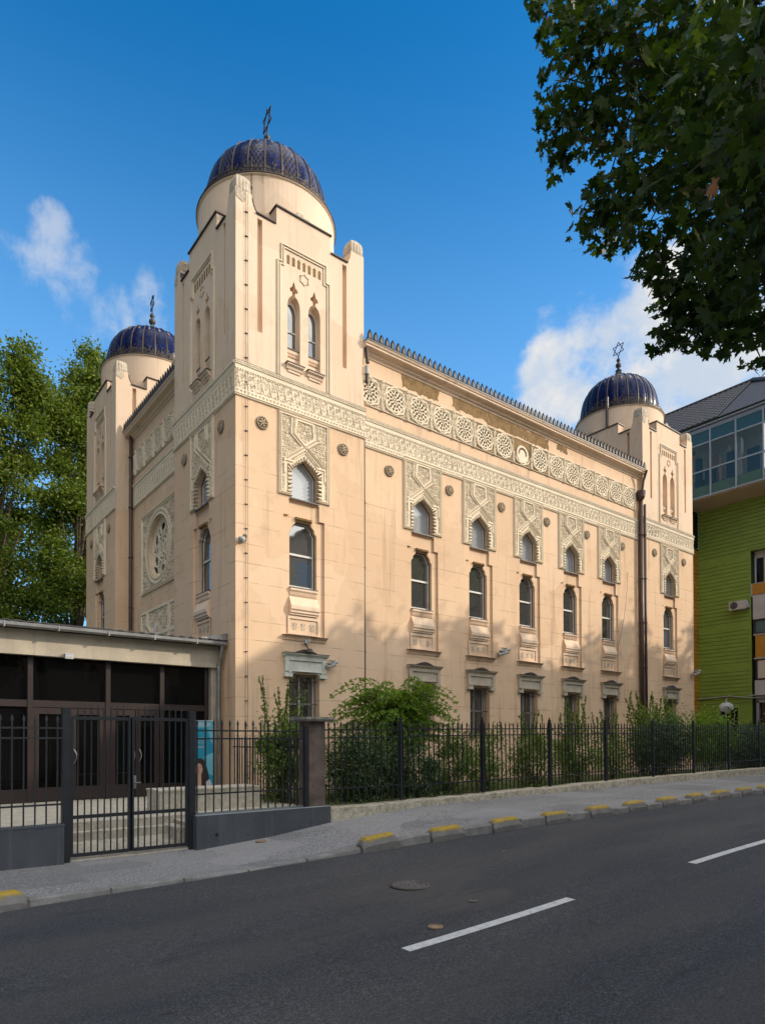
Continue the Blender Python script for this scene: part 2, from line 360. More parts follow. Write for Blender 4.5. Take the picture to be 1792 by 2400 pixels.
# ------------------------------------------------------------------ mesh builder
class MB:
    def __init__(s, T=None): s.v = []; s.f = []; s.m = []; s.T = T
    def add(s, vs, fs, mi=0):
        o = len(s.v)
        s.v += [tuple(s.T(*p)) if s.T else tuple(p) for p in vs]
        s.f += [tuple(i + o for i in f) for f in fs]
        s.m += list(mi) if isinstance(mi, (list, tuple)) else [mi] * len(fs)
    def box(s, x0, x1, y0, y1, z0, z1, mi=0):
        s.add([(x0, y0, z0), (x1, y0, z0), (x1, y1, z0), (x0, y1, z0), (x0, y0, z1), (x1, y0, z1), (x1, y1, z1), (x0, y1, z1)],
              [(0, 3, 2, 1), (4, 5, 6, 7), (0, 1, 5, 4), (1, 2, 6, 5), (2, 3, 7, 6), (3, 0, 4, 7)], mi)
    def hexa(s, b, t, mi=0):
        s.add(list(b) + list(t), [(0, 3, 2, 1), (4, 5, 6, 7), (0, 1, 5, 4), (1, 2, 6, 5), (2, 3, 7, 6), (3, 0, 4, 7)], mi)
    def prism(s, pl, y0, y1, mi=0):
        """polygon in (x,z), extruded in y, y0 in front"""
        n = len(pl)
        tri = tessellate_polygon([[Vector((a, b, 0)) for a, b in pl]])
        vs = [(a, y0, b) for a, b in pl] + [(a, y1, b) for a, b in pl]
        fs = [tuple(t) for t in tri] + [tuple(i + n for i in t)[::-1] for t in tri]
        fs += [(i, (i + 1) % n, n + (i + 1) % n, n + i) for i in range(n)]
        s.add(vs, fs, mi)
    def extr(s, prof, x0, x1, mi=0):
        """profile in (y,z) extruded along x"""
        n = len(prof)
        vs = [(x0, a, b) for a, b in prof] + [(x1, a, b) for a, b in prof]
        tri = tessellate_polygon([[Vector((a, b, 0)) for a, b in prof]])
        fs = [tuple(t) for t in tri] + [tuple(i + n for i in t)[::-1] for t in tri]
        fs += [(i, (i + 1) % n, n + (i + 1) % n, n + i) for i in range(n)]
        s.add(vs, fs, mi)
    def tube(s, path, r, n=8, mi=0, closed=False):
        P = [Vector(p) for p in path]; k = len(P)
        rs = r if isinstance(r, (list, tuple)) else [r] * k
        vs = []; ref = None
        for i in range(k):
            a = P[i - 1] if (i > 0 or closed) else P[i]
            b = P[(i + 1) % k] if (i < k - 1 or closed) else P[i]
            t = (b - a).normalized() if (b - a).length > 1e-9 else Vector((0, 0, 1))
            if ref is None: ref = Vector((0, 0, 1)) if abs(t.z) < 0.9 else Vector((1, 0, 0))
            x = t.cross(ref).normalized(); ref2 = x.cross(t).normalized(); ref = ref2
            for j in range(n):
                q = 2 * PI * (j + 0.5) / n
                vs.append(P[i] + (x * math.cos(q) + ref2 * math.sin(q)) * rs[i])
        fs = []
        for i in range(k if closed else k - 1):
            i2 = (i + 1) % k
            for j in range(n):
                j2 = (j + 1) % n
                fs.append((i * n + j, i * n + j2, i2 * n + j2, i2 * n + j))
        if not closed:
            fs.append(tuple(range(n - 1, -1, -1))); fs.append(tuple((k - 1) * n + j for j in range(n)))
        s.add(vs, fs, mi)
    def lathe(s, prof, n, c=(0, 0), mi=0, close=True, flute=None):
        vs = []; fs = []
        for (r, z) in prof:
            for j in range(n):
                q = 2 * PI * j / n
                rr = r * (flute(q) if flute else 1)
                vs.append((c[0] + rr * math.cos(q), c[1] + rr * math.sin(q), z))
        k = len(prof)
        for i in range(k - 1):
            for j in range(n):
                j2 = (j + 1) % n
                fs.append((i * n + j, i * n + j2, (i + 1) * n + j2, (i + 1) * n + j))
        if close:
            fs.append(tuple(range(n - 1, -1, -1))); fs.append(tuple((k - 1) * n + j for j in range(n)))
        s.add(vs, fs, mi)
    def wall(s, outer, holes, y, mi=0):
        """sheet in plane y with holes; each hole = (outline, depth, material index of reveal)"""
        loops = [[Vector((a, b, 0)) for a, b in outer]] + [[Vector((a, b, 0)) for a, b in h[0]] for h in holes]
        flat = [p for l in loops for p in l]
        tri = tessellate_polygon(loops)
        s.add([(p.x, y, p.y) for p in flat], [tuple(t) for t in tri], mi)
        for pl, d, m2 in holes:
            n = len(pl)
            s.add([(a, y, b) for a, b in pl] + [(a, y + d, b) for a, b in pl],
                  [(i, (i + 1) % n, n + (i + 1) % n, n + i) for i in range(n)], m2)
    def sheet(s, pl, y, mi=0):
        tri = tessellate_polygon([[Vector((a, b, 0)) for a, b in pl]])
        s.add([(a, y, b) for a, b in pl], [tuple(t) for t in tri], mi)
    def mesh(s, name, mats, smooth=False, org=(0, 0, 0)):
        me = bpy.data.meshes.new(name)
        me.from_pydata([(p[0] - org[0], p[1] - org[1], p[2] - org[2]) for p in s.v], [], s.f)
        for m in mats: me.materials.append(M[m] if isinstance(m, str) else m)
        if len(mats) > 1: me.polygons.foreach_set('material_index', s.m)
        if smooth: me.polygons.foreach_set('use_smooth', [True] * len(s.f))
        me.update()
        return me
    def build(s, name, mats, parent=None, smooth=False, org=None):
        if isinstance(mats, str): mats = [mats]
        if parent is not None: org = ORG[parent]
        o = bpy.data.objects.new(name, s.mesh(name, mats, smooth, org or (0, 0, 0)))
        COL.objects.link(o)
        if parent is not None: o.parent = parent; ORG[o] = ORG[parent]
        else: o.location = org or (0, 0, 0); ORG[o] = tuple(org or (0, 0, 0))
        return o

def inst(me, name, parent, loc=(0, 0, 0), rz=0.0, ry=0.0):
    o = bpy.data.objects.new(name, me); COL.objects.link(o)
    o.rotation_euler = (0, ry, rz)
    g = ORG.get(parent, (0, 0, 0)) if parent is not None else (0, 0, 0)
    o.location = (loc[0] - g[0], loc[1] - g[1], loc[2] - g[2])
    if parent is not None: o.parent = parent
    ORG[o] = tuple(loc)
    return o

def sub(me, name, parent):
    o = bpy.data.objects.new(name, me); COL.objects.link(o); o.parent = parent
    return o

def tag(o, label, cat, group=None):
    o['label'] = label; o['category'] = cat
    if group: o['group'] = group
    return o

def thing(name, label, cat, loc=(0, 0, 0), group=None):
    o = bpy.data.objects.new(name, None); COL.objects.link(o)
    o.location = loc; o.empty_display_size = 0.3
    ORG[o] = tuple(loc)
    return tag(o, label, cat, group)

def struct(o, kind='structure'):
    o['kind'] = kind
    return o

def dup(root, loc, rz=None, ry=None, label=None, drop=()):
    r = root.copy(); COL.objects.link(r); r.location = loc
    if rz is not None or ry is not None: r.rotation_euler = (0, ry or 0, rz or 0)
    if label: r['label'] = label
    for ch in list(root.children):
        if ch.name.split('.')[0] in drop: continue
        c = ch.copy(); COL.objects.link(c); c.parent = r
        for g in ch.children:
            d = g.copy(); COL.objects.link(d); d.parent = c
    return r

def relief(f, u0, u1, v0, v1, res, name, mats, thr=None, edge=0.0):
    """height field mesh in the local facade frame (x along, -y outward, z up)"""
    nu = max(2, int(round((u1 - u0) / res)) + 1); nv = max(2, int(round((v1 - v0) / res)) + 1)
    U, V = np.meshgrid(np.linspace(u0, u1, nu), np.linspace(v0, v1, nv))
    H = f(U, V)
    bad = np.isnan(H)
    H = np.where(bad, 0, H)
    H[0, :] = edge; H[-1, :] = edge; H[:, 0] = edge; H[:, -1] = edge
    if bad.any():
        nb = np.zeros_like(bad)
        for dy in (-1, 0, 1):
            for dx in (-1, 0, 1):
                nb |= np.roll(np.roll(bad, dy, 0), dx, 1)
        H = np.where(nb & ~bad, -0.06, H)
    co = np.stack([U, -H * 0.75, V], -1).reshape(-1, 3)
    idx = np.arange(nu * nv).reshape(nv, nu)
    q = np.stack([idx[:-1, :-1], idx[:-1, 1:], idx[1:, 1:], idx[1:, :-1]], -1).reshape(-1, 4)
    ok = ~bad.reshape(-1)[q].any(1)
    q = q[ok]
    me = bpy.data.meshes.new(name)
    me.from_pydata(co.tolist(), [], q.tolist())
    for m in mats: me.materials.append(M[m])
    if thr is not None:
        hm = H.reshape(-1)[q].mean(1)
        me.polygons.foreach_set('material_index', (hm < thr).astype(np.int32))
    me.update()
    return me

def sm(x, a, b):
    t = np.clip((x - a) / (b - a), 0, 1); return t * t * (3 - 2 * t)

def segd(U, V, a, b):
    ax, ay = a; bx, by = b
    dx, dy = bx - ax, by - ay
    t = np.clip(((U - ax) * dx + (V - ay) * dy) / (dx * dx + dy * dy), 0, 1)
    return np.hypot(U - ax - t * dx, V - ay - t * dy)

def arab(U, V, s=0.1):
    """arabesque filling: curling stems"""
    a = np.sin(2 * PI * U / s + 1.6 * np.sin(2 * PI * V / (1.35 * s)))
    b = np.sin(2 * PI * V / s + 1.6 * np.sin(2 * PI * U / (1.2 * s)))
    return sm(a * b + 0.25 * np.sin(2 * PI * (U + V) / (0.62 * s)), -0.05, 0.25)

# ------------------------------------------------------------------ ground
def fz(x): return float(np.interp(x, [-60, -6, -5, -3, -1.5, -.1, 2.4, 5.4, 12.4, 21, 40, 90], [-.3, -.24, -.25, -.25, -.14, .03, .18, .22, .29, .32, .36, .4]))
_xs = np.linspace(-70, 100, 1701)
_fzv = np.array([fz(a) for a in _xs])
_k = np.exp(-0.5 * (np.arange(-100, 101) / 28.0) ** 2); _k /= _k.sum()
_road = np.convolve(np.pad(_fzv, 100, mode='edge'), _k, 'valid') - 0.105
def frz(x): return float(min(np.interp(x, _xs, _road), fz(x) - 0.05))
def froad(x): return float(np.interp(x, _xs, _road))
def ky(x): return float(np.interp(x, [-60, -12, -6.35, -6.0, -5.2, -4.3, -2.7, -1.66, -1.1, .27, 1.58, 2.94, 4.92, 7.8, 60, 90],
                                  [-8.2, -7.4, -7.03, -6.97, -6.92, -6.94, -7.0, -7.07, -7.16, -7.39, -7.61, -7.78, -7.93, -8.0, -8.15, -8.2]))
XS = sorted(set([-60, -30, -20] + [round(-12 + 0.2 * i, 2) for i in range(0, 126)] + list(range(14, 91, 3))))
def strip(name, m, ya, yb, zf, kind='structure', ny=1):
    b = MB()
    vs = []; n = len(XS)
    for j in range(ny + 1):
        for x in XS:
            y0, y1 = ya(x), yb(x); t = j / ny
            vs.append((x, y0 + (y1 - y0) * t, zf(x)))
    fs = [(j * n + i, j * n + i + 1, (j + 1) * n + i + 1, (j + 1) * n + i) for j in range(ny) for i in range(n - 1)]
    b.add(vs, fs)
    return struct(b.build(name, m), kind)
g = MB(); g.add([(-600, -600, -0.75), (600, -600, -0.75), (600, 600, -0.75), (-600, 600, -0.75)], [(0, 1, 2, 3)])
struct(g.build('ground', 'land'))
strip('road', 'asphalt', lambda x: -15.2, lambda x: ky(x) + 0.05, froad)
strip('pavement', 'pave', lambda x: ky(x) + 0.16, lambda x: -4.45, fz)
strip('pavement', 'pave', lambda x: -19.2, lambda x: -15.2, lambda x: fz(x) + 0.02)
k = MB()
for i in range(len(XS) - 1):
    a, c = XS[i], XS[i + 1]
    if c - a > 3.1 and a < -12: continue
    gap = 0.006
    def sec(x):
        y = ky(x); lo = froad(x) - 0.1; t = fz(x) + 0.006
        return [(x, y + 0.20, lo), (x, y, lo), (x, y + 0.035, t - 0.02), (x, y + 0.06, t), (x, y + 0.20, t)]
    A, B = sec(a), sec(c)
    k.add(A + B, [(j, (j + 1) % 5, 5 + (j + 1) % 5, 5 + j) for j in range(5)])
xk = -6.03
while xk < 30:
    k.box(xk - 0.006, xk + 0.006, ky(xk) + 0.002, ky(xk) + 0.2, frz(xk) - 0.05, fz(xk) + 0.0075, 1)
    xk += 0.985 if xk < -1.2 else 0.6775
struct(k.build('kerb', ['kerb', 'moss_low']))
# raised kerb blocks with worn yellow paint
kb = MB()
L_ = 0.70
pr_ = [(0.0, -0.1), (0.0, 0.08), (0.045, 0.18), (0.09, 0.215), (0.20, 0.215), (0.24, 0.19), (0.24, -0.1)]
n7 = len(pr_)
vs = []
for (x, sc_) in ((0, 0.55), (0.05, 0.86), (0.10, 1.0), (L_ - 0.10, 1.0), (L_ - 0.05, 0.86), (L_, 0.55)):
    vs += [(x, a, b * sc_ if b > 0 else b) for a, b in pr_]
fs = [(r * n7 + j, r * n7 + (j + 1) % n7, (r + 1) * n7 + (j + 1) % n7, (r + 1) * n7 + j) for r in range(5) for j in range(n7)]
fs += [tuple(range(n7))[::-1], tuple(5 * n7 + j for j in range(n7))]
kb.add(vs, fs)
kbm = kb.mesh('kerb_block', ['kyellow'])
for i in range(-1, 21):
    x = -1.12 + 1.355 * i if i >= 0 else -6.03 - L_
    o = inst(kbm, 'kerb_block', None, (x, ky(x + 0.3) - 0.012, min(frz(x + 0.3), froad(x + 0.3))), math.atan2(ky(x + L_) - ky(x), L_), -math.atan2(fz(x + L_) - fz(x), L_))
    if i < 0: lab = 'worn yellow kerb block at the far left, left of the entrance gate'
    elif i == 0: lab = 'first yellow kerb block right of the dropped kerb, nearest the manhole cover'
    elif i == 1: lab = 'second yellow kerb block from the dropped kerb, in front of the planter end'
    elif i < 9: lab = 'yellow painted kerb block, number %s counted from the dropped kerb' % ['', '', 'three', 'four', 'five', 'six', 'seven', 'eight', 'nine'][i]
    else: lab = 'small distant yellow kerb block near the right edge of the street'
    tag(o, lab, 'kerb block', 'raised yellow kerb blocks along the pavement')
# lane dashes
def dash(x0, x1, y0, y1, w):
    b = MB(); n = 10
    vs = []
    for i in range(n + 1):
        t = i / n; x = x0 + (x1 - x0) * t; y = y0 + (y1 - y0) * t
        vs += [(x, y - w / 2, froad(x) + 0.005), (x, y + w / 2, froad(x) + 0.005)]
    b.add(vs, [(2 * i, 2 * i + 2, 2 * i + 3, 2 * i + 1) for i in range(n)])
    struct(b.build('lane_marking', 'paint'))
for i in range(-1, 6):
    if i == -1: continue
    dash(-3.57 + 5.07 * i, -1.06 + 5.07 * i, -11.21 - 0.1 * 2 * i, -11.25 - 0.1 * 2 * i, 0.13)
# covers
def cover(x, y, r, m, label, name, rings):
    z = (froad(x) if y < ky(x) else fz(x)) + 0.002
    b = MB()
    b.lathe([(r * 1.08, z - 0.03), (r * 1.08, z), (r * 0.97, z + 0.001)], 40, (x, y), 1)
    b.lathe([(r * 0.95, z - 0.02), (r * 0.95, z + 0.004), (0.01, z + 0.004)], 40, (x, y), 0)
    for i in range(rings):
        q = r * (0.85 - i * 0.8 / rings)
        b.tube([(x + q * math.cos(2 * PI * j / 36), y + q * math.sin(2 * PI * j / 36), z + 0.005) for j in range(36)], 0.008, 5, 0, True)
        for j in range(int(20 * q / r)):
            t = 2 * PI * j / int(20 * q / r); q2 = q - r * 0.09
            b.box(x + q2 * math.cos(t) - 0.01, x + q2 * math.cos(t) + 0.01, y + q2 * math.sin(t) - 0.01, y + q2 * math.sin(t) + 0.01, z, z + 0.011, 0)
    o = b.build(name, [m, 'dark'], org=(x, y, z)); tag(o, label, 'manhole cover')
cover(-1.91, -9.36, 0.27, 'cast', 'large round patterned iron manhole cover in the road', 'manhole_cover', 4)
cover(-1.91, -10.49, 0.06, 'cast', 'tiny round valve cover between the large manhole cover and the dashed line', 'valve_cover', 1)
cover(-2.89, -10.89, 0.085, 'brass', 'small tan round cover beside the dashed white line', 'valve_cover', 1)
cover(-1.84, -5.0, 0.11, 'brass', 'rusty round utility cover on the pavement below the planter', 'utility_cover', 1)

# garden ground, terrace, courtyard
b = MB(); b.box(-0.05, 34, -4.32, 3, -0.5, 0.27); b.box(0.15, 34, -4.3, -4.0, 0.0, 0.30); struct(b.build('garden_soil', 'soil'))
b = MB(); b.box(-14, -0.05, -3.62, 3.0, -0.5, 0.28); b.box(-14, -5.0, -4.45, -3.62, -0.5, 0.279)
b.box(-5.0, -3.2, -3.87, -3.62, -0.5, 0.13)
struct(b.build('terrace', 'terrace'))
b = MB(); b.hexa([(-5.05, -4.5, -0.5), (-3.0, -4.5, -0.5), (-3.0, -3.87, -0.5), (-5.05, -3.87, -0.5)], [(-5.05, -4.5, -0.225), (-3.0, -4.5, -0.215), (-3.0, -3.87, -0.02), (-5.05, -3.87, -0.02)])
struct(b.build('courtyard_ground', 'terrace'))
b = MB(); b.box(-3.0, -0.1, -4.3, -3.62, -0.4, 0.21); struct(b.build('gravel', 'lowstone'))

# ------------------------------------------------------------------ synagogue
SY = thing('synagogue', 'peach stucco synagogue with blue tiled domes on square corner towers', 'synagogue', (0, 0, 0.1))
def TF(x0, y0): return lambda u, y, z: (x0 + u, y0 + y, z)            # front faces (towards -Y)
def TL(x0, y1): return lambda u, y, z: (x0 + y, y1 - u, z)            # left faces (towards -X)

def arch_pts(hw, z0, zs, za, n=8):
    """pointed arch outline, counter-clockwise seen from the front"""
    pts = [(-hw, z0), (hw, z0), (hw, zs)]
    right = []
    for i in range(1, n):
        t = i / n
        x = hw * (1 - t); z = zs + (za - zs) * (t ** 0.82)
        right.append((x, z))
    pts += right + [(0, za)] + [(-x, z) for x, z in right[::-1]] + [(-hw, zs)]
    return pts
A_W = arch_pts(0.455, 8.55, 9.32, 9.74)
T_W = [(-.45, 6.05), (.45, 6.05), (.45, 7.60), (.43, 7.66), (.38, 7.70), (.37, 7.78), (.32, 7.84), (.27, 7.88), (.25, 7.96), (-.25, 7.96), (-.27, 7.88), (-.32, 7.84), (-.37, 7.78), (-.38, 7.70), (-.43, 7.66), (-.45, 7.60)]
R_W = [(-.68, 4.69), (.68, 4.69), (.68, 8.06), (.5, 8.06), (.5, 8.50), (-.5, 8.50), (-.5, 8.06), (-.68, 8.06)]
L_W = [(-.5, 1.92), (.5, 1.92), (.5, 3.50), (.46, 3.60), (-.46, 3.60), (-.5, 3.50)]
def shift(pl, c): return [(a + c, b) for a, b in pl]
def bay_holes(c):
    return [(shift(A_W, c), 0.24, 0), (shift(R_W, c), 0.07, 0), (shift(L_W, c), 0.34, 0)]
def bay_back(mb, c):
    mb.wall(shift(R_W, c), [(shift(T_W, c), 0.18, 0)], 0.07, 0)
def grow(pl, d):
    cx = sum(p[0] for p in pl) / len(pl); cz = sum(p[1] for p in pl) / len(pl)
    return [(a + (d if a > cx else -d), b + (d if b > cz else -d)) for a, b in pl]

# shared bay meshes (local frame, centred on u=0)
def scal(U, V, hw, zs, za):
    """signed 'inside opening' measure for a pointed arch with teeth"""
    zr = np.interp(np.abs(U), [0, hw * .25, hw * .5, hw * .75, hw], [za, zs + (za - zs) * .79, zs + (za - zs) * .566, zs + (za - zs) * .32, zs])
    return np.where(V < zs, np.abs(U) - hw, np.maximum(np.abs(U) - hw, V - zr))
def panel_h(U, V):
    d = scal(U, V, 0.40, 9.32, 9.66)
    hgt = 0.02 + 0.022 * arab(U, V + 0.02, 0.105)
    # interlaced straps
    straps = []
    for s_ in (-1, 1):
        straps += [((s_ * .36, 10.95), (s_ * .40, 10.38)), ((s_ * .40, 10.38), (-s_ * .86, 9.42))]
    dm = np.minimum.reduce([segd(U, V, a, c) for a, c in straps])
    hgt = np.where(dm < 0.075, 0.055 + 0.03 * (dm > 0.05) + 0.0, hgt)
    hgt = np.where(dm < 0.018, 0.02, hgt)
    dm2 = np.minimum.reduce([segd(U, V, a, c) for a, c in [((-.27, 10.80), (.27, 10.80)), ((-.27, 10.80), (-.31, 10.40)), ((.27, 10.80), (.31, 10.40)), ((-.31, 10.40), (0, 10.13)), ((.31, 10.40), (0, 10.13))]])
    hgt = np.where(dm2 < 0.03, 0.07, hgt)
    # field around the arch is plain
    hgt = np.where((d < 0.26) & (V < 10.2), 0.045, hgt)
    hgt = np.where((d > 0.235) & (d < 0.285) & (V > 9.2), 0.085, hgt)
    ang = np.where(V < 9.32, V / 0.115, np.arctan2(U, V - 9.1) / 0.155)
    tooth = np.abs((ang % 1) - 0.5) * 2
    ring = (d >= 0.0) & (d < 0.16)
    hgt = np.where(ring, np.where(tooth > 0.42, 0.09, 0.0), hgt)
    # frame
    e = np.minimum(np.minimum(U + .85, .85 - U), np.minimum(V - 8.58, 10.95 - V) + 0.0)
    es = np.minimum(U + .85, .85 - U)
    hgt = np.where(e < 0.11, 0.03, hgt)
    hgt = np.where((e < 0.10) & (e > 0.07), 0.075, hgt)
    hgt = np.where(e < 0.045, 0.08 - 0.03 * ((V / 0.04) % 1 > 0.6), hgt)
    hgt = np.where((d < -0.0) | ((d < 0.045) & (tooth < 0.42)), np.nan, hgt)
    hgt = np.where((np.abs(U) < 0.40) & (V < 9.0), np.nan, hgt)
    return hgt
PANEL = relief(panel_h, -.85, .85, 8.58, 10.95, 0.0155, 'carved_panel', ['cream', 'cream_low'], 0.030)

mb = MB(); mb.sheet(grow(A_W, 0.03), 0.235); AW = mb.mesh('upper_window', ['skyglass'])
mb = MB()
mb.tube([(a, 0.21, z) for a, z in [(p[0] * 0.93, 8.58 + (p[1] - 8.55) * 0.955) for p in A_W]], 0.028, 6, 0, True)
mb.tube([(a, 0.19, z) for a, z in A_W], 0.03, 6, 1, True)
mb.box(-.47, .47, -0.05, 0.24, 8.515, 8.555, 1)
AWF = mb.mesh('window_frame', ['frame', 'flash'])
mb = MB(); mb.sheet(grow(T_W, 0.03), 0.245); TW = mb.mesh('tall_window', ['glass'])
mb = MB()
mb.tube([(p[0] * 0.92, 0.225, 6.08 + (p[1] - 6.05) * 0.975) for p in T_W], 0.026, 6, 0, True)
mb.tube([(p[0] * 0.99, 0.20, p[1]) for p in T_W], 0.026, 6, 1, True)
mb.box(-.43, .43, 0.205, 0.24, 7.0, 7.06, 0)
mb.box(-.43, .43, 0.202, 0.24, 6.07, 6.14, 0)
TWF = mb.mesh('window_frame', ['frame', 'flash'])
# curtain strip inside the tall window
# apron below the tall window
mb = MB()
mb.box(-.455, .455, 0.0, 0.24, 6.02, 6.055, 1)
mb.extr([(0.07, 5.80), (0.045, 5.82), (0.04, 5.92), (-0.005, 5.97), (-0.005, 6.02), (0.07, 6.02)], -.45, .45, 0)
for i in range(22): mb.box(-.44 + i * .04, -.42 + i * .04, 0.025, 0.06, 5.84, 5.92, 0)
mb.extr([(0.075, 5.80), (0.03, 5.76), (-0.075, 5.52), (-0.075, 5.42), (-0.04, 5.38), (-0.04, 5.33), (0.0, 5.30), (0.0, 5.27), (0.075, 5.27)], -.47, .47, 0)
bp = [(-.47, 4.76), (.47, 4.76), (.47, 5.16), (-.47, 5.16)]
mb.wall([(-.52, 4.72), (.52, 4.72), (.52, 5.24), (-.52, 5.24)], [(bp, 0.05, 0)], 0.035, 0)
mb.sheet(bp, 0.085, 0)
mb.box(-.52, .52, 0.035, 0.09, 5.236, 5.244, 0)
for c in (-.28, 0, .28):
    for (dx, dz, r_) in ((-.035, .06, .045), (.035, .06, .045), (0, 0.0, .035), (-.03, -.06, .04), (.035, -.055, .035)):
        mb.prism([(c + dx + r_ * math.cos(q), 4.96 + dz + r_ * math.sin(q)) for q in [2 * PI * i / 8 for i in range(8)]], 0.058 - 0.004 * dx, 0.09, 2)
APRON = mb.mesh('window_apron', ['pale', 'flash', 'stone'])
# small carved cornice over the tall window and its sill ledge
mb = MB()
mb.box(-.27, .27, 0.015, 0.1, 7.97, 8.06, 0)
for i in range(7): mb.box(-.255 + i * .075, -.21 + i * .075, -0.02, 0.02, 7.985, 8.045, 0)
WCOR = mb.mesh('window_cornice', ['patch'])
mb = MB()
mb.extr([(0.07, 4.54), (-0.03, 4.54), (-0.06, 4.60), (-0.13, 4.655), (0.07, 4.655)], -.70, .70, 0)
mb.hexa([(-.715, -.15, 4.656), (.715, -.15, 4.656), (.715, .07, 4.656), (-.715, .07, 4.656)], [(-.715, -.15, 4.672), (.715, -.15, 4.672), (.715, .07, 4.69), (-.715, .07, 4.69)], 1)
LEDGE = mb.mesh('window_ledge', ['peach', 'flash'])
def hood_mesh(m):
    mb = MB()
    arc = [(-.42 + .84 * i / 12, 3.60 + 0.05 * (1 - ((i - 6) / 6) ** 2)) for i in range(13)]
    outer = [(-.67, 3.60)] + arc + [(.67, 3.60), (.67, 4.08), (-.67, 4.08)]
    inner = [(-.55, 3.68), (.55, 3.68), (.55, 3.97), (-.55, 3.97)]
    mb.prism(outer, -0.06, 0.02, 0)
    mb.wall([(-.67, 3.66), (.67, 3.66), (.67, 4.08), (-.67, 4.08)], [(inner, 0.045, 0)], -0.107, 0)
    mb.box(-.67, -.655, -0.106, -0.05, 3.66, 4.08, 0); mb.box(.655, .67, -0.106, -0.05, 3.66, 4.08, 0)
    mb.box(-.67, .67, -0.106, -0.06, 3.655, 3.662, 0)
    mb.extr([(0, 4.08), (-0.11, 4.08), (-0.15, 4.12), (-0.20, 4.135), (-0.20, 4.16), (0, 4.17)], -.71, .71, 0)
    mb.box(-.725, .725, -0.215, 0.0, 4.161, 4.176, 1)
    mb.prism([(-.40, 4.176), (.40, 4.176)] + [(.40 - .8 * i / 10, 4.176 + 0.12 * math.sin(PI * i / 10)) for i in range(1, 10)], -0.12, 0.0, 1)
    for s_ in (-1, 1):
        a, c = sorted((s_ * .45, s_ * .69))
        mb.box(a, c, -0.12, 0.0, 3.50, 3.60, 0)
        a, c = sorted((s_ * .50, s_ * .56)); mb.box(a, c, -0.13, 0.0, 3.60, 3.68, 0)
    return mb.mesh('window_hood', [m, 'flash'])
HOOD = hood_mesh('hood'); HOODW = hood_mesh('hood_white')
mb = MB(); mb.sheet(grow(L_W, 0.03), 0.335); LW = mb.mesh('ground_window', ['glass'])
mb = MB()
mb.tube([(p[0] * 0.93, 0.31, 1.95 + (p[1] - 1.92) * 0.97) for p in L_W], 0.03, 6, 0, True)
mb.box(-.02, .02, 0.3, 0.33, 1.95, 3.55, 0); mb.box(-.46, .46, 0.3, 0.33, 2.75, 2.79, 0)
mb.box(-.6, .6, -0.1, 0.3, 1.86, 1.92, 2)
LWF = mb.mesh('window_frame', ['frame', 'iron', 'hood'])
mb = MB()
for i in range(8): mb.tube([(-.42 + .12 * i, 0.13, 1.93), (-.42 + .12 * i, 0.13, 3.58)], 0.009, 5)
for z in (2.1, 2.75, 3.4): mb.box(-.5, .5, 0.12, 0.14, z, z + 0.02)
LWB = mb.mesh('window_bars', ['iron'])

def bay(c, T, rz, white=False, low=True):
    p = T(c, 0, 0)
    inst(PANEL, 'carved_panel', SY, p, rz)
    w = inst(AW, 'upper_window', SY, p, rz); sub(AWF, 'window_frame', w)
    w = inst(TW, 'tall_window', SY, p, rz); sub(TWF, 'window_frame', w); sub(WCOR, 'window_cornice', w)
    w = inst(APRON, 'window_apron', SY, p, rz); sub(LEDGE, 'window_ledge', w)
    if low:
        w = inst(LW, 'ground_window', SY, p, rz); sub(LWF, 'window_frame', w); sub(LWB, 'window_bars', w)
        inst(HOODW if white else HOOD, 'window_hood', SY, p, rz)

# carved band
def band_f(h):
    def f(U, V):
        v = V / h
        # slanted cells
        s = 0.235
        q = (U / s + v * 0.85)
        fr = (q % 1.0)
        cell = np.floor(q)
        x = (fr - 0.5) * s; y = (v - 0.47) * h
        a = arab(x + 0.013 * (cell % 3), y, 0.085)
        pet = np.sin(5 * np.arctan2(y + 0.12 * np.sin(cell), x) + 30 * np.hypot(x, y))
        hh = 0.02 + 0.02 * np.clip(0.75 * a + 0.5 * (pet > 0.25), 0, 1)
        hh = np.where(np.abs(fr - 0.5) > 0.44, 0.05, hh)
        hh = np.where((v > 0.70) & (v < 0.75), np.where((U / 0.075) % 1 > 0.5, 0.05, 0.02), hh)
        hh = np.where((v < 0.22), 0.045, hh)
        hh = np.where((v > 0.11) & (v < 0.17) & ((U / 0.11) % 1 > 0.5), 0.02, hh)
        hh = np.where(v < 0.075, 0.085 - 0.02 * ((U / 0.05) % 1 > 0.6), hh)
        hh = np.where(v < 0.035, 0.06, hh)
        hh = np.where((v >= 0.75), 0.055, hh)
        hh = np.where((v >= 0.875), 0.09, hh)
        hh = np.where((v >= 0.90) & (v < 0.955), 0.115 - 0.03 * ((U / 0.06 + v * 6) % 1 > 0.55), hh)
        return hh
    return f
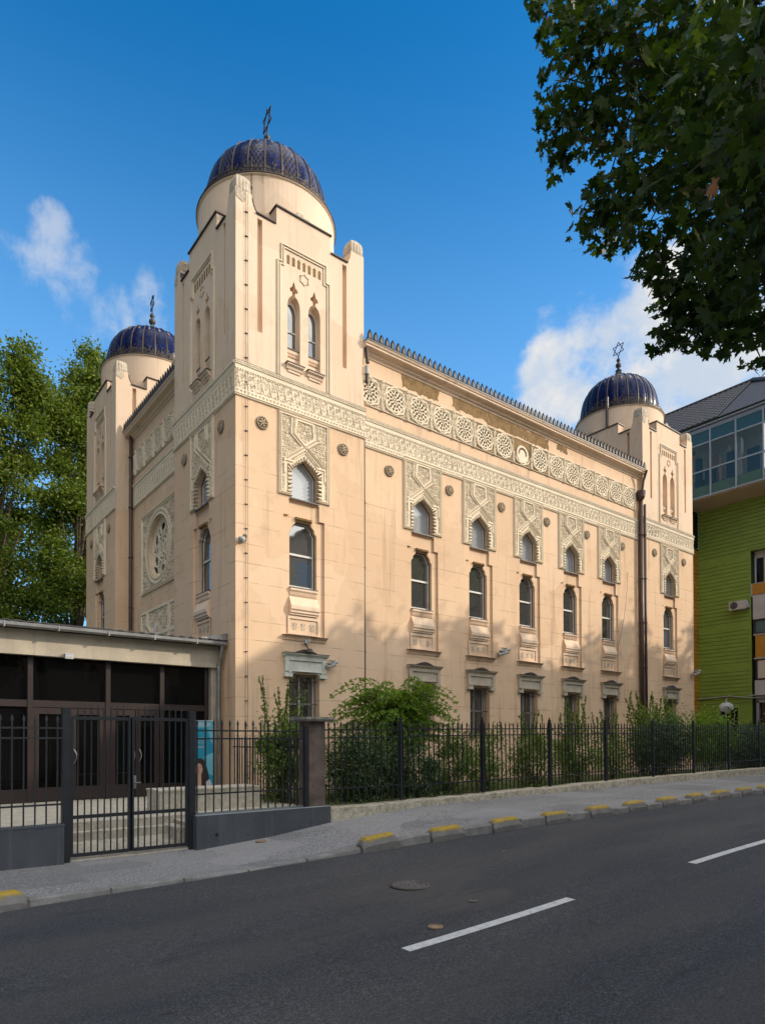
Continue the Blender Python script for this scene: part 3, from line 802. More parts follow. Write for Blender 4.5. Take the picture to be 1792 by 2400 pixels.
def band(T, rz, u0, u1, z0, h=0.96, soot=None):
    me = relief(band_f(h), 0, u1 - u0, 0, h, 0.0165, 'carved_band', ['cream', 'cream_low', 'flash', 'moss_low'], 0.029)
    # dark metal capping of the upper moulding
    n = len(me.polygons)
    cz = np.empty(n * 3); me.polygons.foreach_get('center', cz); cz = cz.reshape(-1, 3)
    mi = np.empty(n, np.int32); me.polygons.foreach_get('material_index', mi)
    mi[(cz[:, 2] > h * 0.965)] = 2
    mi[(cz[:, 2] > 0.035) & (cz[:, 2] < 0.06)] = 1
    if soot:
        msk = (np.abs(cz[:, 0] - soot[0]) < soot[1] * (0.8 + 0.3 * np.sin(cz[:, 2] * 31))) & (cz[:, 2] > 0.15) & (cz[:, 2] < 0.72) & (mi == 1)
        mi[msk] = 3
    me.polygons.foreach_set('material_index', mi)
    return inst(me, 'carved_band', SY, T(u0, 0, z0), rz)

# medallion
mb = MB()
nr, nt_ = 16, 60
vs = []; fs = []
for i in range(nr + 1):
    r_ = 0.185 * i / nr
    for j in range(nt_):
        q = 2 * PI * j / nt_
        t = i / nr
        hh = 0.075 * math.sqrt(max(0, 1 - (t * 0.8) ** 2))
        if i == nr: hh = 0.0
        elif t > 0.86: hh = 0.05
        elif 0.6 < t < 0.8 and (j % 5) in (1, 2, 3): hh = 0.02
        elif 0.3 < t < 0.52 and (j % 10) in (2, 3, 4, 5, 6): hh = 0.03
        elif t < 0.12: hh = 0.05
        vs.append((r_ * math.cos(q), -hh, r_ * math.sin(q)))
for i in range(nr):
    for j in range(nt_):
        j2 = (j + 1) % nt_
        fs.append((i * nt_ + j, i * nt_ + j2, (i + 1) * nt_ + j2, (i + 1) * nt_ + j))
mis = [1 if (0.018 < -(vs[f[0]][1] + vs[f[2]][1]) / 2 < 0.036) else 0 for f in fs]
mb.add(vs, fs, mis)
M['medal'] = mat('weathered_medallion', (0.45, 0.35, 0.235), (0.33, 0.25, 0.165), 9, 0.9)
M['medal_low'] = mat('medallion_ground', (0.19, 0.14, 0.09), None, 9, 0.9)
MED = mb.mesh('medallion', ['medal', 'medal_low'])

# frieze panel
FW = 1.037
def frieze_f(U, V):
    x, y = U, V - 0.5
    r = np.hypot(x, y); a = np.arctan2(y, x)
    hh = 0.02 + 0.022 * arab(np.abs(x) + 0.02, np.abs(y) + 0.05, 0.16)
    # octofoil ring
    rr = 0.425 + 0.022 * np.cos(8 * a)
    dr = np.abs(r - rr)
    hh = np.where(r < rr, 0.02, hh)
    hh = np.where(dr < 0.032, 0.085, hh)
    # roundel
    hh = np.where(r < 0.365, 0.055 + 0.02 * (1 - r / 0.365), hh)
    hh = np.where((r < 0.375) & (r > 0.335), 0.08, hh)
    def ring(rad, n, ra, rb, off=0.0):
        k = np.round((a - off) * n / (2 * PI)); aa = off + k * 2 * PI / n
        px = x * np.cos(aa) + y * np.sin(aa) - rad; py = -x * np.sin(aa) + y * np.cos(aa)
        return (px / ra) ** 2 + (py / rb) ** 2 < 1
    holes = ring(0.285, 14, 0.036, 0.036) | ring(0.18, 10, 0.048, 0.034, 0.2) | ring(0.085, 6, 0.032, 0.026) | (r < 0.028)
    hh = np.where(holes, 0.0, hh)
    # frame and double shafts
    e = 0.5 - np.abs(V - 0.5)
    hh = np.where(e < 0.05, 0.06, hh)
    hh = np.where(e < 0.022, 0.03, hh)
    sx = FW / 2 - np.abs(x)
    hh = np.where(sx < 0.075, 0.03, hh)
    hh = np.where((sx > 0.012) & (sx < 0.05), np.where((np.abs(V - 0.5) < 0.40), 0.095, 0.11), hh)
    hh = np.where((sx > 0.012) & (sx < 0.05) & (((V - 0.1) / 0.2) % 1 > 0.9), 0.07, hh)
    # spear points above the ring
    tri = (np.abs(x) < 0.05 * (1 - (y - 0.36) / 0.12)) & (y > 0.40) & (y < 0.47)
    hh = np.where(tri, 0.08, hh)
    return hh
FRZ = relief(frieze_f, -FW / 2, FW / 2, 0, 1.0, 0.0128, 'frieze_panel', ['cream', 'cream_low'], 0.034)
FRZP = FRZ.copy(); FRZP.materials[1] = M['patch']
def frieze_broken(U, V):
    x, y = U, V - 0.47
    r = np.hypot(x, y * 1.05)
    hh = frieze_f(U, V)
    lost = (V > 0.28 + 0.2 * np.abs(np.sin(9 * U))) & (r > 0.34)
    hh = np.where(lost, 0.008, hh)
    hh = np.where(r < 0.34, 0.075, hh)
    hh = np.where((r < 0.24), 0.02 + 0.05 * (y < -0.05), hh)
    hh = np.where(r < 0.17, 0.06, hh)
    return hh
FRZB = relief(frieze_broken, -FW / 2, FW / 2, 0, 1.0, 0.0128, 'frieze_panel', ['cream', 'patch'], 0.034)

# upper tower window (pair) outlines in local frame
def pair_win(c):
    hw = 0.205
    pts = [(c - hw, 12.36), (c + hw, 12.36), (c + hw, 13.98)]
    n = 8
    right = []
    for i in range(1, n):
        q = PI / 2 * i / n
        right.append((hw * math.cos(q), 13.98 + 0.34 * math.sin(q)))
    key = [(0.045, 14.32), (0.05, 14.42), (0.115, 14.43), (0.135, 14.48), (0.10, 14.545), (0.055, 14.56), (0.045, 14.62), (0.0, 14.74)]
    rr = [p for p in right if p[0] > 0.05] + key
    pts += [(c + a, b) for a, b in rr]
    pts += [(c - a, b) for a, b in rr[::-1][1:]]
    pts += [(c - hw, 13.98)]
    return pts
def glazed(c):
    hw = 0.205
    return [(c - hw, 12.8), (c + hw, 12.8), (c + hw, 13.9)] + [(c + hw * math.cos(PI / 2 * i / 6), 13.9 + 0.3 * math.sin(PI / 2 * i / 6)) for i in range(1, 7)] + [(c - hw * math.sin(PI / 2 * i / 6), 13.9 + 0.3 * math.cos(PI / 2 * i / 6)) for i in range(1, 6)] + [(c - hw, 13.9)]

mb = MB(); mb.sheet(grow(glazed(0), 0.01), 0.225); PW = mb.mesh('tower_window', ['glass'])
mb = MB()
mb.tube([(p[0] * 0.9, 0.205, 12.83 + (p[1] - 12.8) * 0.97) for p in glazed(0)], 0.022, 6, 0, True)
mb.box(-.19, .19, 0.195, 0.22, 13.36, 13.40, 0)
PWF = mb.mesh('window_frame', ['frame'])
mb = MB()
mb.box(-.205, .205, 0.03, 0.24, 12.79, 12.815, 1)
mb.extr([(0.24, 12.56), (0.13, 12.58), (0.12, 12.64), (0.06, 12.70), (0.05, 12.79), (0.24, 12.79)], -.203, .203, 0)
for i in range(9): mb.box(-.19 + .044 * i, -.165 + .044 * i, 0.085, 0.13, 12.61, 12.69, 0)
mb.box(-.204, .204, 0.1, 0.24, 12.361, 12.57, 0)
mb.extr([(0.0, 12.16), (-0.05, 12.17), (-0.07, 12.23), (-0.13, 12.27), (-0.13, 12.31), (0.0, 12.31)], -.26, .26, 0)
mb.box(-.29, .29, -0.15, 0.0, 12.311, 12.328, 1)
mb.box(-.2, .2, -0.03, 0.0, 12.10, 12.16, 0)
PSILL = mb.mesh('window_sill', ['pale', 'flash'])
# blind (filled) variant for the far tower
mb = MB(); mb.sheet(grow(glazed(0), 0.01), 0.225); PWB = mb.mesh('tower_window', ['pale'])

# stepped moulding, niches, hexagram on the upper tower face
mb = MB()
def mould(pl, w, y, mi):
    for (a, c) in zip(pl[:-1], pl[1:]):
        x0, x1 = sorted((a[0], c[0])); z0, z1 = sorted((a[1], c[1]))
        if x1 - x0 < 1e-6: mb.box(x0 - w, x0 + w, y, 0.0, z0 - w * 0.999, z1 + w * 0.999, mi)
        else: mb.box(x0 + w, x1 - w, y + 0.001, 0.0, z0 - w, z1 + w, mi)
def stepl(d): return [(-.86 + d, 11.92), (-.86 + d, 15.14 - d), (-.74 + d, 15.14 - d), (-.74 + d, 15.64 - d), (.74 - d, 15.64 - d), (.74 - d, 15.14 - d), (.86 - d, 15.14 - d), (.86 - d, 11.92)]
mould(stepl(0.0), 0.014, -0.045, 0); mould(stepl(0.075), 0.014, -0.035, 0)
mould(stepl(0.0375), 0.02, -0.012, 1)
for i in range(7):
    x = -.519 + .173 * i
    mb.prism([(x - .045, 15.17), (x + .045, 15.17), (x + .045, 15.36), (x + .06, 15.37), (x, 15.44), (x - .06, 15.37), (x - .045, 15.36)], -0.008, 0.0, 2)
hx = []
for i in range(12):
    q = PI / 2 + i * PI / 6; r_ = 0.165 if i % 2 == 0 else 0.12
    hx.append((r_ * math.cos(q), -0.01, 14.92 + r_ * math.sin(q)))
mb.tube(hx, 0.012, 5, 1, True)
TMOULD = mb.mesh('tower_moulding', ['cream', 'cream_low', 'patch'])

def keytop(c): return pair_win(c)

def tower_face(mb, W, bayon, upper, z0=0.05):
    c = W / 2
    lower = [(0, z0), (W, z0), (W, 10.95), (0, 10.95)]
    mb.wall(lower, bay_holes(c) if bayon else [], 0.0, 0)
    if bayon: bay_back(mb, c)
    up = [(0, 10.95), (W, 10.95), (W, 16.1), (W - 1.23, 16.1), (W - 1.23, 16.62), (1.23, 16.62), (1.23, 16.1), (0, 16.1)]
    hl = [([(0.64, 12.88), (0.79, 12.88), (0.79, 16.0), (0.64, 16.0)], 0.15, 1), ([(W - .79, 12.88), (W - .64, 12.88), (W - .64, 16.0), (W - .79, 16.0)], 0.15, 1)]
    if upper:
        hl += [(pair_win(c - .34), 0.23, 1), (pair_win(c + .34), 0.23, 1)]
    mb.wall(up, hl, 0.0, 1)
    mb.box(0.6, 0.83, 0.151, 0.2, 12.8, 16.05, 1); mb.box(W - .83, W - .6, 0.151, 0.2, 12.8, 16.05, 1)
    if upper:
        for s_ in (-1, 1):
            mb.box(c + s_ * .34 - .3, c + s_ * .34 + .3, 0.2301, 0.28, 12.3, 14.8, 1)

def pinn():
    """corner pier above the shoulder; corner at (0,0) growing to +x,+y"""
    mb = MB()
    prof = [(0.635, 16.1), (0.56, 16.2), (0.505, 16.32), (0.475, 16.46), (0.47, 16.56)]
    vs = []
    for s_, z in prof: vs += [(0, 0, z), (s_, 0, z), (s_, s_, z), (0, s_, z)]
    fs = [(i * 4 + j, i * 4 + (j + 1) % 4, (i + 1) * 4 + (j + 1) % 4, (i + 1) * 4 + j) for i in range(4) for j in range(4)]
    mb.add(vs, fs, 0)
    fl = lambda q: 1 + 0.055 * abs(math.cos(q * 8)) + 0.12 * (abs(math.cos(2 * q)) < 0.0)
    sq = lambda q: fl(q) * (1 / max(abs(math.cos(q)), abs(math.sin(q)))) ** 0.55
    mb.lathe([(0.205, 16.54), (0.235, 16.57), (0.24, 16.62), (0.235, 16.84), (0.20, 16.95), (0.15, 16.97)], 64, (0.235, 0.235), 1, flute=sq)
    # stone shield on the outer corner
    mb.prism([(-0.012 + 0.03, 16.30), (0.2, 16.22), (0.30, 16.30), (0.30, 16.55), (0.03, 16.55)], -0.014, 0.0, 1)
    vs = []
    for s_, z in prof: vs += [(s_ + 0.012, -0.012, z), (s_ + 0.03, -0.012, z + 0.015), (s_ + 0.03, s_, z + 0.015), (s_ + 0.012, s_, z)]
    fs = [(i * 4 + j, i * 4 + (j + 1) % 4, (i + 1) * 4 + (j + 1) % 4, (i + 1) * 4 + j) for i in range(3) for j in range(4)]
    mb.add(vs[:16], fs, 2)
    return mb.mesh('pinnacle', ['pale', 'stone', 'flash'])
PINN = pinn()

def dome_mesh(m):
    prof = [(1.80, 0.0), (1.84, 0.12), (1.855, 0.30), (1.845, 0.52), (1.80, 0.78), (1.72, 1.04), (1.59, 1.28), (1.42, 1.48), (1.22, 1.64), (0.98, 1.77), (0.74, 1.87), (0.52, 1.955), (0.34, 2.05), (0.21, 2.16), (0.12, 2.28), (0.09, 2.36)]
    G, S = 24, 5
    n = G * S
    vs = []; fs = []
    for (r_, z) in prof:
        for j in range(n):
            q = 2 * PI * j / n
            t = (j % S) / S
            bul = 1 + 0.022 * math.sin(PI * t) * (r_ / 1.85)
            vs.append((r_ * bul * math.cos(q), r_ * bul * math.sin(q), z))
    for i in range(len(prof) - 1):
        for j in range(n):
            fs.append((i * n + j, i * n + (j + 1) % n, (i + 1) * n + (j + 1) % n, (i + 1) * n + j))
    me = bpy.data.meshes.new('dome'); me.from_pydata(vs, [], fs); me.materials.append(M[m])
    uvl = me.uv_layers.new(name='UVMap')
    K = len(prof) - 1
    vv = [z / 2.36 for r_, z in prof]
    arc = [0.0]
    for a, c in zip(prof[:-1], prof[1:]): arc.append(arc[-1] + math.hypot(c[0] - a[0], c[1] - a[1]))
    vv = [x / arc[-1] * 0.95 for x in arc]
    data = []
    for i in range(K):
        for j in range(n):
            u0, u1 = j / S, (j + 1) / S
            data += [u0, vv[i], u1, vv[i], u1, vv[i + 1], u0, vv[i + 1]]
    uvl.data.foreach_set('uv', data)
    me.polygons.foreach_set('use_smooth', [True] * len(fs))
    rb = MB()
    rb.tube([(r_ * 1.004 + 0.004, 0, z) for r_, z in prof[:-1]], [0.03] * 12 + [0.02] * 3, 6)
    return me, rb.mesh('dome_rib', ['flash'])
DOME, RIB = dome_mesh('dome'); DOME2, _ = dome_mesh('dome2')
mb = MB()
mb.lathe([(0.13, 2.30), (0.16, 2.34), (0.09, 2.40), (0.05, 2.46), (0.11, 2.52), (0.15, 2.60), (0.13, 2.68), (0.07, 2.74), (0.05, 2.78), (0.09, 2.83), (0.105, 2.88), (0.08, 2.94), (0.03, 3.0), (0.022, 3.12)], 20, (0, 0), 0)
FIN = mb.mesh('finial', ['finial'], True)
mb = MB()
for s_ in (0, 1):
    pts = [(0.0, 0.37 * math.sin(2 * PI * i / 3 + s_ * PI), 3.47 + 0.37 * math.cos(2 * PI * i / 3 + s_ * PI)) for i in range(3)]
    for i in range(3): mb.tube([(0.006 * (1 - 2 * s_), pts[i][1], pts[i][2]), (0.006 * (1 - 2 * s_), pts[(i + 1) % 3][1], pts[(i + 1) % 3][2])], 0.019, 6)
STAR = mb.mesh('star_of_david', ['blue'])
mb = MB()
n_ = 96
for j in range(n_):
    a0 = 2 * PI * j / n_; a1 = 2 * PI * (j + 1) / n_
    z0, z1 = (0.0, 0.16) if j % 2 == 0 else (0.16, 0.0)
    mb.tube([(2.06 * math.cos(a0), 2.06 * math.sin(a0), z0), (2.06 * math.cos(a1), 2.06 * math.sin(a1), z1)], 0.011, 4)
mb.tube([(2.06 * math.cos(2 * PI * j / 72), 2.06 * math.sin(2 * PI * j / 72), 0.165) for j in range(72)], 0.012, 5, 0, True)
GRILLE = mb.mesh('dome_railing', ['finial'])
mb = MB()
mb.lathe([(2.085, -2.3), (2.085, -0.09), (2.13, -0.06), (2.13, -0.035)], 96, (0, 0), 0, close=False)
mb.lathe([(2.13, -0.035), (2.155, -0.03), (2.155, 0.0), (1.78, 0.03)], 96, (0, 0), 1, close=True)
DRUM = mb.mesh('drum', ['pale', 'flash'], False)

def tower(x0, y0, wx, wy, front, left, bay_f, bay_l, blind=False, white=False, dm=None, tall=False):
    """walls, then everything that sits on them"""
    mb = MB()
    TFr, TLe = TF(x0, y0), TL(x0, y0 + wy)
    for T, W, bo, up in ((TFr, wx, bay_f, front), (TLe, wy, bay_l, left)):
        mb.T = T; tower_face(mb, W, bo, up)
    mb.T = lambda u, y, z: (x0 + wx - y, y0 + u, z); tower_face(mb, wy, False, False)
    mb.T = lambda u, y, z: (x0 + wx - u, y0 + wy - y, z); tower_face(mb, wx, False, False)
    mb.T = None
    mb.box(x0 + 0.05, x0 + wx - 0.05, y0 + 0.05, y0 + wy - 0.05, 16.02, 16.08, 2)
    # parapet thickness and dark copings on the four sides
    for T, W in ((TFr, wx), (TLe, wy), (lambda u, y, z: (x0 + wx - y, y0 + u, z), wy), (lambda u, y, z: (x0 + wx - u, y0 + wy - y, z), wx)):
        mb.T = T
        mb.box(1.23, W - 1.23, 0.002, 0.45, 16.08, 16.618, 1)
        mb.box(1.19, W - 1.19, -0.05, 0.47, 16.62, 16.655, 2)
        mb.box(0.642, 1.23, 0.002, 0.45, 16.06, 16.105, 1); mb.box(W - 1.23, W - .642, 0.002, 0.45, 16.06, 16.105, 1)
        mb.box(0.60, 1.20, -0.05, 0.5, 16.106, 16.14, 2); mb.box(W - 1.20, W - .60, -0.05, 0.5, 16.106, 16.14, 2)
        mb.box(0.60, 0.655, 0.02, 0.2, 15.60, 16.1, 1)
        # small stone lug in the middle of the parapet
        mb.box(W / 2 - .28, W / 2 + .18, -0.01, 0.12, 16.656, 16.72, 3); mb.box(W / 2 - .22, W / 2 - .02, -0.01, 0.12, 16.72, 16.79, 3)
    mb.T = None
    tw = mb.build('tower', ['peach', 'pale', 'flash', 'stone'], SY)
    c = (x0 + wx / 2, y0 + wy / 2, 17.78)
    dz = 0.38 if tall else 0.0
    inst(DRUM, 'drum', tw, c)
    d = inst(dm or DOME, 'dome', tw, (c[0], c[1], 17.81)); k_ = 1.15 if tall else 1.03
    d.scale = (1, 1, k_)
    for i in range(24): inst(RIB, 'dome_rib', tw, (c[0], c[1], 17.81), 2 * PI * i / 24).scale = (1, 1, k_)
    inst(GRILLE, 'dome_railing', tw, (c[0], c[1], 17.79))
    inst(FIN, 'finial', tw, (c[0], c[1], 17.82 + dz)); inst(STAR, 'star_of_david', tw, (c[0], c[1], 17.80 + dz), R(-6))
    for (px, py, rz) in ((x0, y0, 0), (x0 + wx, y0, PI / 2), (x0 + wx, y0 + wy, PI), (x0, y0 + wy, -PI / 2)):
        inst(PINN, 'pinnacle', tw, (px, py, 0), rz)
    for T, W, on, rz, bo in ((TFr, wx, front, 0, bay_f), (TLe, wy, left, -PI / 2, bay_l)):
        if on:
            inst(TMOULD, 'tower_moulding', tw, T(W / 2, 0, 0), rz)
            for s_ in (-1, 1):
                w = inst(PWB if blind else PW, 'tower_window', tw, T(W / 2 + s_ * .34, 0, 0), rz)
                if not blind: inst(PWF, 'window_frame', tw, T(W / 2 + s_ * .34, 0, 0), rz)
                inst(PSILL, 'window_sill', tw, T(W / 2 + s_ * .34, 0, 0), rz)
        if bo:
            bay(W / 2, T, rz, white)
            for s_ in (-1, 1): inst(MED, 'medallion', SY, T(W / 2 + s_ * 1.34, 0, 10.40), rz)
    return tw
W1 = 4.24; WY = 4.45
XF = 20.0; WF = 4.56
YL = 10.85
near_t = tower(0, 0, W1, WY, True, True, True, True, white=True)
far_t = tower(XF, 0, WF, 5.2, True, False, True, False, blind=True, dm=DOME2, tall=True)
left_t = tower(0, YL, 4.35, WY, False, True, False, True, dm=DOME2)
RM = 0.173; RL = 0.62
Tn, Tnl = TF(0, 0), TL(0, WY)
band(TF(0, -0.0), 0, -0.05, W1 + 0.05, 10.93); band(TL(0, WY), -PI / 2, -0.05, WY + 0.04, 10.93)
band(TF(XF, 0), 0, -0.05, WF + 0.05, 10.93, soot=(0.75, 0.42)); band(TL(0, YL + WY), -PI / 2, -0.05, WY + 0.04, 10.93, soot=(0.75, 0.3))
# short returns
mb = MB(); mb.T = TF(0, 0)
# main front wall
MAINW = XF - W1
Tm = TF(W1, RM)
cs = [6.78 + 2.69 * i - W1 for i in range(5)]
mb = MB(Tm)
hl = []
for c in cs: hl += bay_holes(c)
mb.wall([(-0.02, 0.05), (MAINW + 0.02, 0.05), (MAINW + 0.02, 13.8), (-0.02, 13.8)], hl, 0.0, 0)
for c in cs: bay_back(mb, c)
mb.build('main_wall', ['peach'], SY)
for c in cs: bay(c, Tm, 0)
band(Tm, 0, 0.0, MAINW, 10.79)
for i in range(6): inst(MED, 'medallion', SY, Tm(5.36 + 2.64 * i - W1, 0, 10.30), 0)
for i in range(15):
    x = 4.02 + FW * (i + 0.5)
    inst(FRZB if i == 7 else FRZP if i in (5, 6, 8) else FRZ, 'frieze_panel', SY, Tm(x - W1, 0, 12.10), 0)
# left main wall with the rose window
Tl = TL(RL, YL)
LW_ = YL - WY
rc = (LW_ / 2, 8.80)
def circ(r, n=48, c=rc): return [(c[0] + r * math.cos(2 * PI * i / n), c[1] + r * math.sin(2 * PI * i / n)) for i in range(n)]
mb = MB(Tl)
mb.wall([(-0.02, 0.05), (LW_ + 0.02, 0.05), (LW_ + 0.02, 14.0), (-0.02, 14.0)], [(circ(1.10), 0.26, 1)], 0.0, 0)
# shallow side grooves beside the rose
mb.box(0.95, 0.99, -0.02, 0.0, 7.0, 10.1, 0); mb.box(0.95, 1.12, -0.02, 0.0, 10.1, 10.14, 0)
mb.build('main_wall', ['peach', 'pale'], SY)
def rose_f(U, V):
    x, y = U, V; r = np.hypot(x, y); a = np.arctan2(y, x)
    hh = 0.015 + 0.035 * arab(x, y, 0.14)
    hh = np.where((r > 1.14) & (r < 1.33), 0.05 - 0.03 * ((a * 32 / PI) % 1 > 0.5), hh)
    hh = np.where((r > 1.28) & (r < 1.36), 0.085, hh)
    hh = np.where(r < 1.19, 0.08, hh)
    e = np.minimum(1.85 - np.abs(x), 1.52 - np.abs(y))
    hh = np.where(e < 0.16, 0.03, hh); hh = np.where((e < 0.15) & (e > 0.10), 0.075, hh); hh = np.where(e < 0.05, 0.09, hh)
    return np.where(r < 1.10, np.nan, hh)
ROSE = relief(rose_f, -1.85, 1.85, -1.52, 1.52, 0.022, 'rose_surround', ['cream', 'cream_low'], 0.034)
inst(ROSE, 'rose_surround', SY, Tl(rc[0], 0, rc[1]), -PI / 2)
mb = MB(Tl); mb.sheet(circ(1.13), 0.24)
rw = mb.build('rose_window', 'shop', SY)
mb = MB(Tl)
def ringt(cx, cz, r, rad, n=30, rot=0): mb.tube([(cx + r * math.cos(2 * PI * i / n + rot), 0.17, cz + r * math.sin(2 * PI * i / n + rot)) for i in range(n)], rad, 6, 0, True)
ringt(rc[0], rc[1], 1.06, 0.06, 48); ringt(rc[0], rc[1], 0.98, 0.03, 48)
for i in range(6):
    q = PI / 2 + i * PI / 3
    ringt(rc[0] + 0.70 * math.cos(q), rc[1] + 0.70 * math.sin(q), 0.25, 0.035, 24)
    ringt(rc[0] + 0.83 * math.cos(q + PI / 6), rc[1] + 0.83 * math.sin(q + PI / 6), 0.13, 0.026, 18)
    q2 = q + 2 * PI / 3
    mb.tube([(rc[0] + 0.97 * math.cos(q + PI / 6), 0.165, rc[1] + 0.97 * math.sin(q + PI / 6)), (rc[0] + 0.97 * math.cos(q2 + PI / 6), 0.165, rc[1] + 0.97 * math.sin(q2 + PI / 6))], 0.035, 6)
    ringt(rc[0] + 0.17 * math.cos(q), rc[1] + 0.17 * math.sin(q), 0.13, 0.026, 18)
for i in range(12):
    q = i * PI / 6 + PI / 12
    mb.tube([(rc[0] + 0.34 * math.cos(q), 0.168, rc[1] + 0.34 * math.sin(q)), (rc[0] + 1.0 * math.cos(q), 0.168, rc[1] + 1.0 * math.sin(q))], 0.026, 6)
ringt(rc[0], rc[1], 0.33, 0.035, 30)
mb.build('tracery', 'cream', rw)
mb = MB(Tl)
mb.prism([(rc[0] - .95, rc[1] - .58), (rc[0] - .62, rc[1] - .92), (rc[0] - .52, rc[1] - .82), (rc[0] - .60, rc[1] - .66), (rc[0] - .80, rc[1] - .56)], 0.12, 0.20)
bn = mb.build('broken_pane', 'bird', rw)
def low_f(U, V):
    hh = 0.015 + 0.03 * arab(U, V, 0.13)
    ee = 1.0 - np.abs(V)
    for a, c in ((-1.85, -1.18), (-1.08, 1.08), (1.18, 1.85)):
        m_ = (U >= a - .06) & (U <= c + .06)
        e = np.minimum(np.minimum(U - a, c - U), ee - 0.08)
        hh = np.where(m_ & (e < 0.09), 0.03, hh)
        hh = np.where(m_ & (np.abs(e - 0.03) < 0.025), 0.08, hh)
    hh = np.where(np.abs(V + 0.05) < 0.05, 0.07, hh)
    return hh
LOWP = relief(low_f, -1.85, 1.85, -1.0, 1.0, 0.022, 'carved_panel', ['cream', 'cream_low'], 0.030)
inst(LOWP, 'carved_panel', SY, Tl(rc[0], 0, 5.66), -PI / 2)
band(Tl, -PI / 2, 0.0, LW_, 10.97)
for i in range(7):
    x = LW_ / 2 + (i - 3) * FW
    me = FRZ
    if abs(x - LW_ / 2) + FW / 2 <= LW_ / 2 + 0.55: inst(FRZ, 'frieze_panel', SY, Tl(x, 0, 12.22), -PI / 2)

# cornice, gutter, cresting
cp = [(0.0, 13.60), (-0.035, 13.61), (-0.05, 13.66), (-0.11, 13.69), (-0.13, 13.74), (-0.26, 13.78), (-0.30, 13.81), (-0.30, 13.87), (-0.33, 13.88), (-0.36, 13.94), (0.3, 13.98), (0.3, 13.60)]
mb = MB(Tm); mb.extr(cp, 0.0, MAINW, 0); mb.box(0, MAINW, -0.37, 0.3, 13.942, 13.985, 1)
mb.box(0, MAINW, -0.02, 0.0, 13.10, 13.14, 0)
mb.build('cornice', ['pale', 'flash'], SY)
mb = MB(Tl); mb.extr([(a, b + 0.12) for a, b in cp], 0.0, LW_, 0); mb.box(0, LW_, -0.37, 0.3, 14.062, 14.105, 1)
mb.build('cornice', ['pale', 'flash'], SY)
mb = MB(); mb.add([(1.0, 0.5, 13.9), (24.0, 0.5, 13.9), (24.0, 14.8, 13.9), (1.0, 14.8, 13.9), (7, 7.6, 15.0), (18, 7.6, 15.0)], [(0, 1, 5, 4), (1, 2, 5), (2, 3, 4, 5), (3, 0, 4)])
mb.box(1.7, 24.0, 4.3, 15.2, 0.1, 13.9, 1)
mb.build('roof', ['flash', 'peach'], SY)
mb = MB()
mb.prism([(-.075, 0.0), (.075, 0.0), (.085, 0.05), (.075, 0.13), (.045, 0.19), (0, 0.245), (-.045, 0.19), (-.075, 0.13), (-.085, 0.05)], -0.012, 0.012, 0)
mb.prism([(-.045, 0.02), (.045, 0.02), (.05, 0.1), (0, 0.19), (-.05, 0.1)], -0.02, 0.02, 1)
mb.box(-.11, .11, -0.02, 0.02, -0.03, 0.012, 0)
M['crestdk'] = mat('black_cresting', (0.026, 0.022, 0.02), None, 4, 0.9, spec=0.1)
for q_ in range(len(mb.v)): mb.v[q_] = (mb.v[q_][0] * 1.05, mb.v[q_][1], mb.v[q_][2] * 1.25)
CREST = mb.mesh('cresting_leaf', ['crestdk', 'crest'])
nC = 70
for i in range(nC): inst(CREST, 'cresting_leaf', SY, Tm((i + 0.5) * MAINW / nC, -0.33, 14.0), 0)
for i in range(29): inst(CREST, 'cresting_leaf', SY, Tl((i + 0.5) * LW_ / 29, -0.33, 14.12), -PI / 2)
# bare render patches under the cornice
def patch(x0, x1, z0, z1, s_):
    mb = MB(Tm)
    pts = []
    rr = random.Random(s_)
    n = 18
    for i in range(n + 1): pts.append((x0 + (x1 - x0) * i / n, z0 + rr.uniform(0, .10)))
    for i in range(4): pts.append((x1 + rr.uniform(-.03, .06), z0 + (z1 - z0) * (i + .5) / 4))
    for i in range(n + 1): pts.append((x1 - (x1 - x0) * i / n, z1 + rr.uniform(-.06, .02)))
    for i in range(4): pts.append((x0 + rr.uniform(-.05, .03), z1 - (z1 - z0) * (i + .5) / 4))
    mb.prism([(a - W1, b) for a, b in pts], -0.012, 0.0, 0)
    mb.build('bare_render_patch', 'patch', SY)
patch(5.92, 7.5, 13.16, 13.66, 1); patch(8.17, 9.9, 13.19, 13.66, 2); patch(9.93, 11.9, 13.13, 13.66, 4); patch(11.95, 13.4, 13.13, 13.6, 3); patch(14.0, 14.6, 13.3, 13.6, 5)
# downpipes
def pipe(path, r, m, name, clips=True, n=10):
    mb = MB(); mb.tube(path, r, n)
    if clips:
        (x0, y0, z0), (x1, y1, z1) = path[0], path[-1]
        z = min(z0, z1) + 0.8
        while z < max(z0, z1):
            t = (z - z0) / (z1 - z0) if z1 != z0 else 0
            x, y = x0 + (x1 - x0) * t, y0 + (y1 - y0) * t
            mb.lathe([(r * 1.3, z), (r * 1.3, z + 0.04)], n, (x, y)); z += 2.0
    mb.build(name, m, SY, True)
pipe([(W1 + 0.06, 0.08, 11.0), (W1 + 0.06, 0.08, 0.2)], 0.035, 'pipe', 'downpipe')
pipe([(XF - 0.16, 0.0, 12.7), (XF - 0.16, 0.0, 0.2)], 0.085, 'pipe', 'downpipe')
pipe([(XF - 0.02, -0.10, 12.4), (XF + 0.0, -0.10, 0.2)], 0.06, 'pipe', 'downpipe')
mb = MB(); mb.lathe([(0.10, 12.6), (0.17, 12.72), (0.2, 12.95), (0.2, 13.0)], 14, (XF - 0.18, -0.02)); mb.tube([(XF - 0.15, -0.05, 12.95), (XF - 0.1, -0.1, 13.5), (XF - 0.1, -0.25, 13.9)], 0.06, 8)
mb.lathe([(0.07, 16.2), (0.07, 18.2)], 10, (XF - 0.05 + 0.2, 1.9))
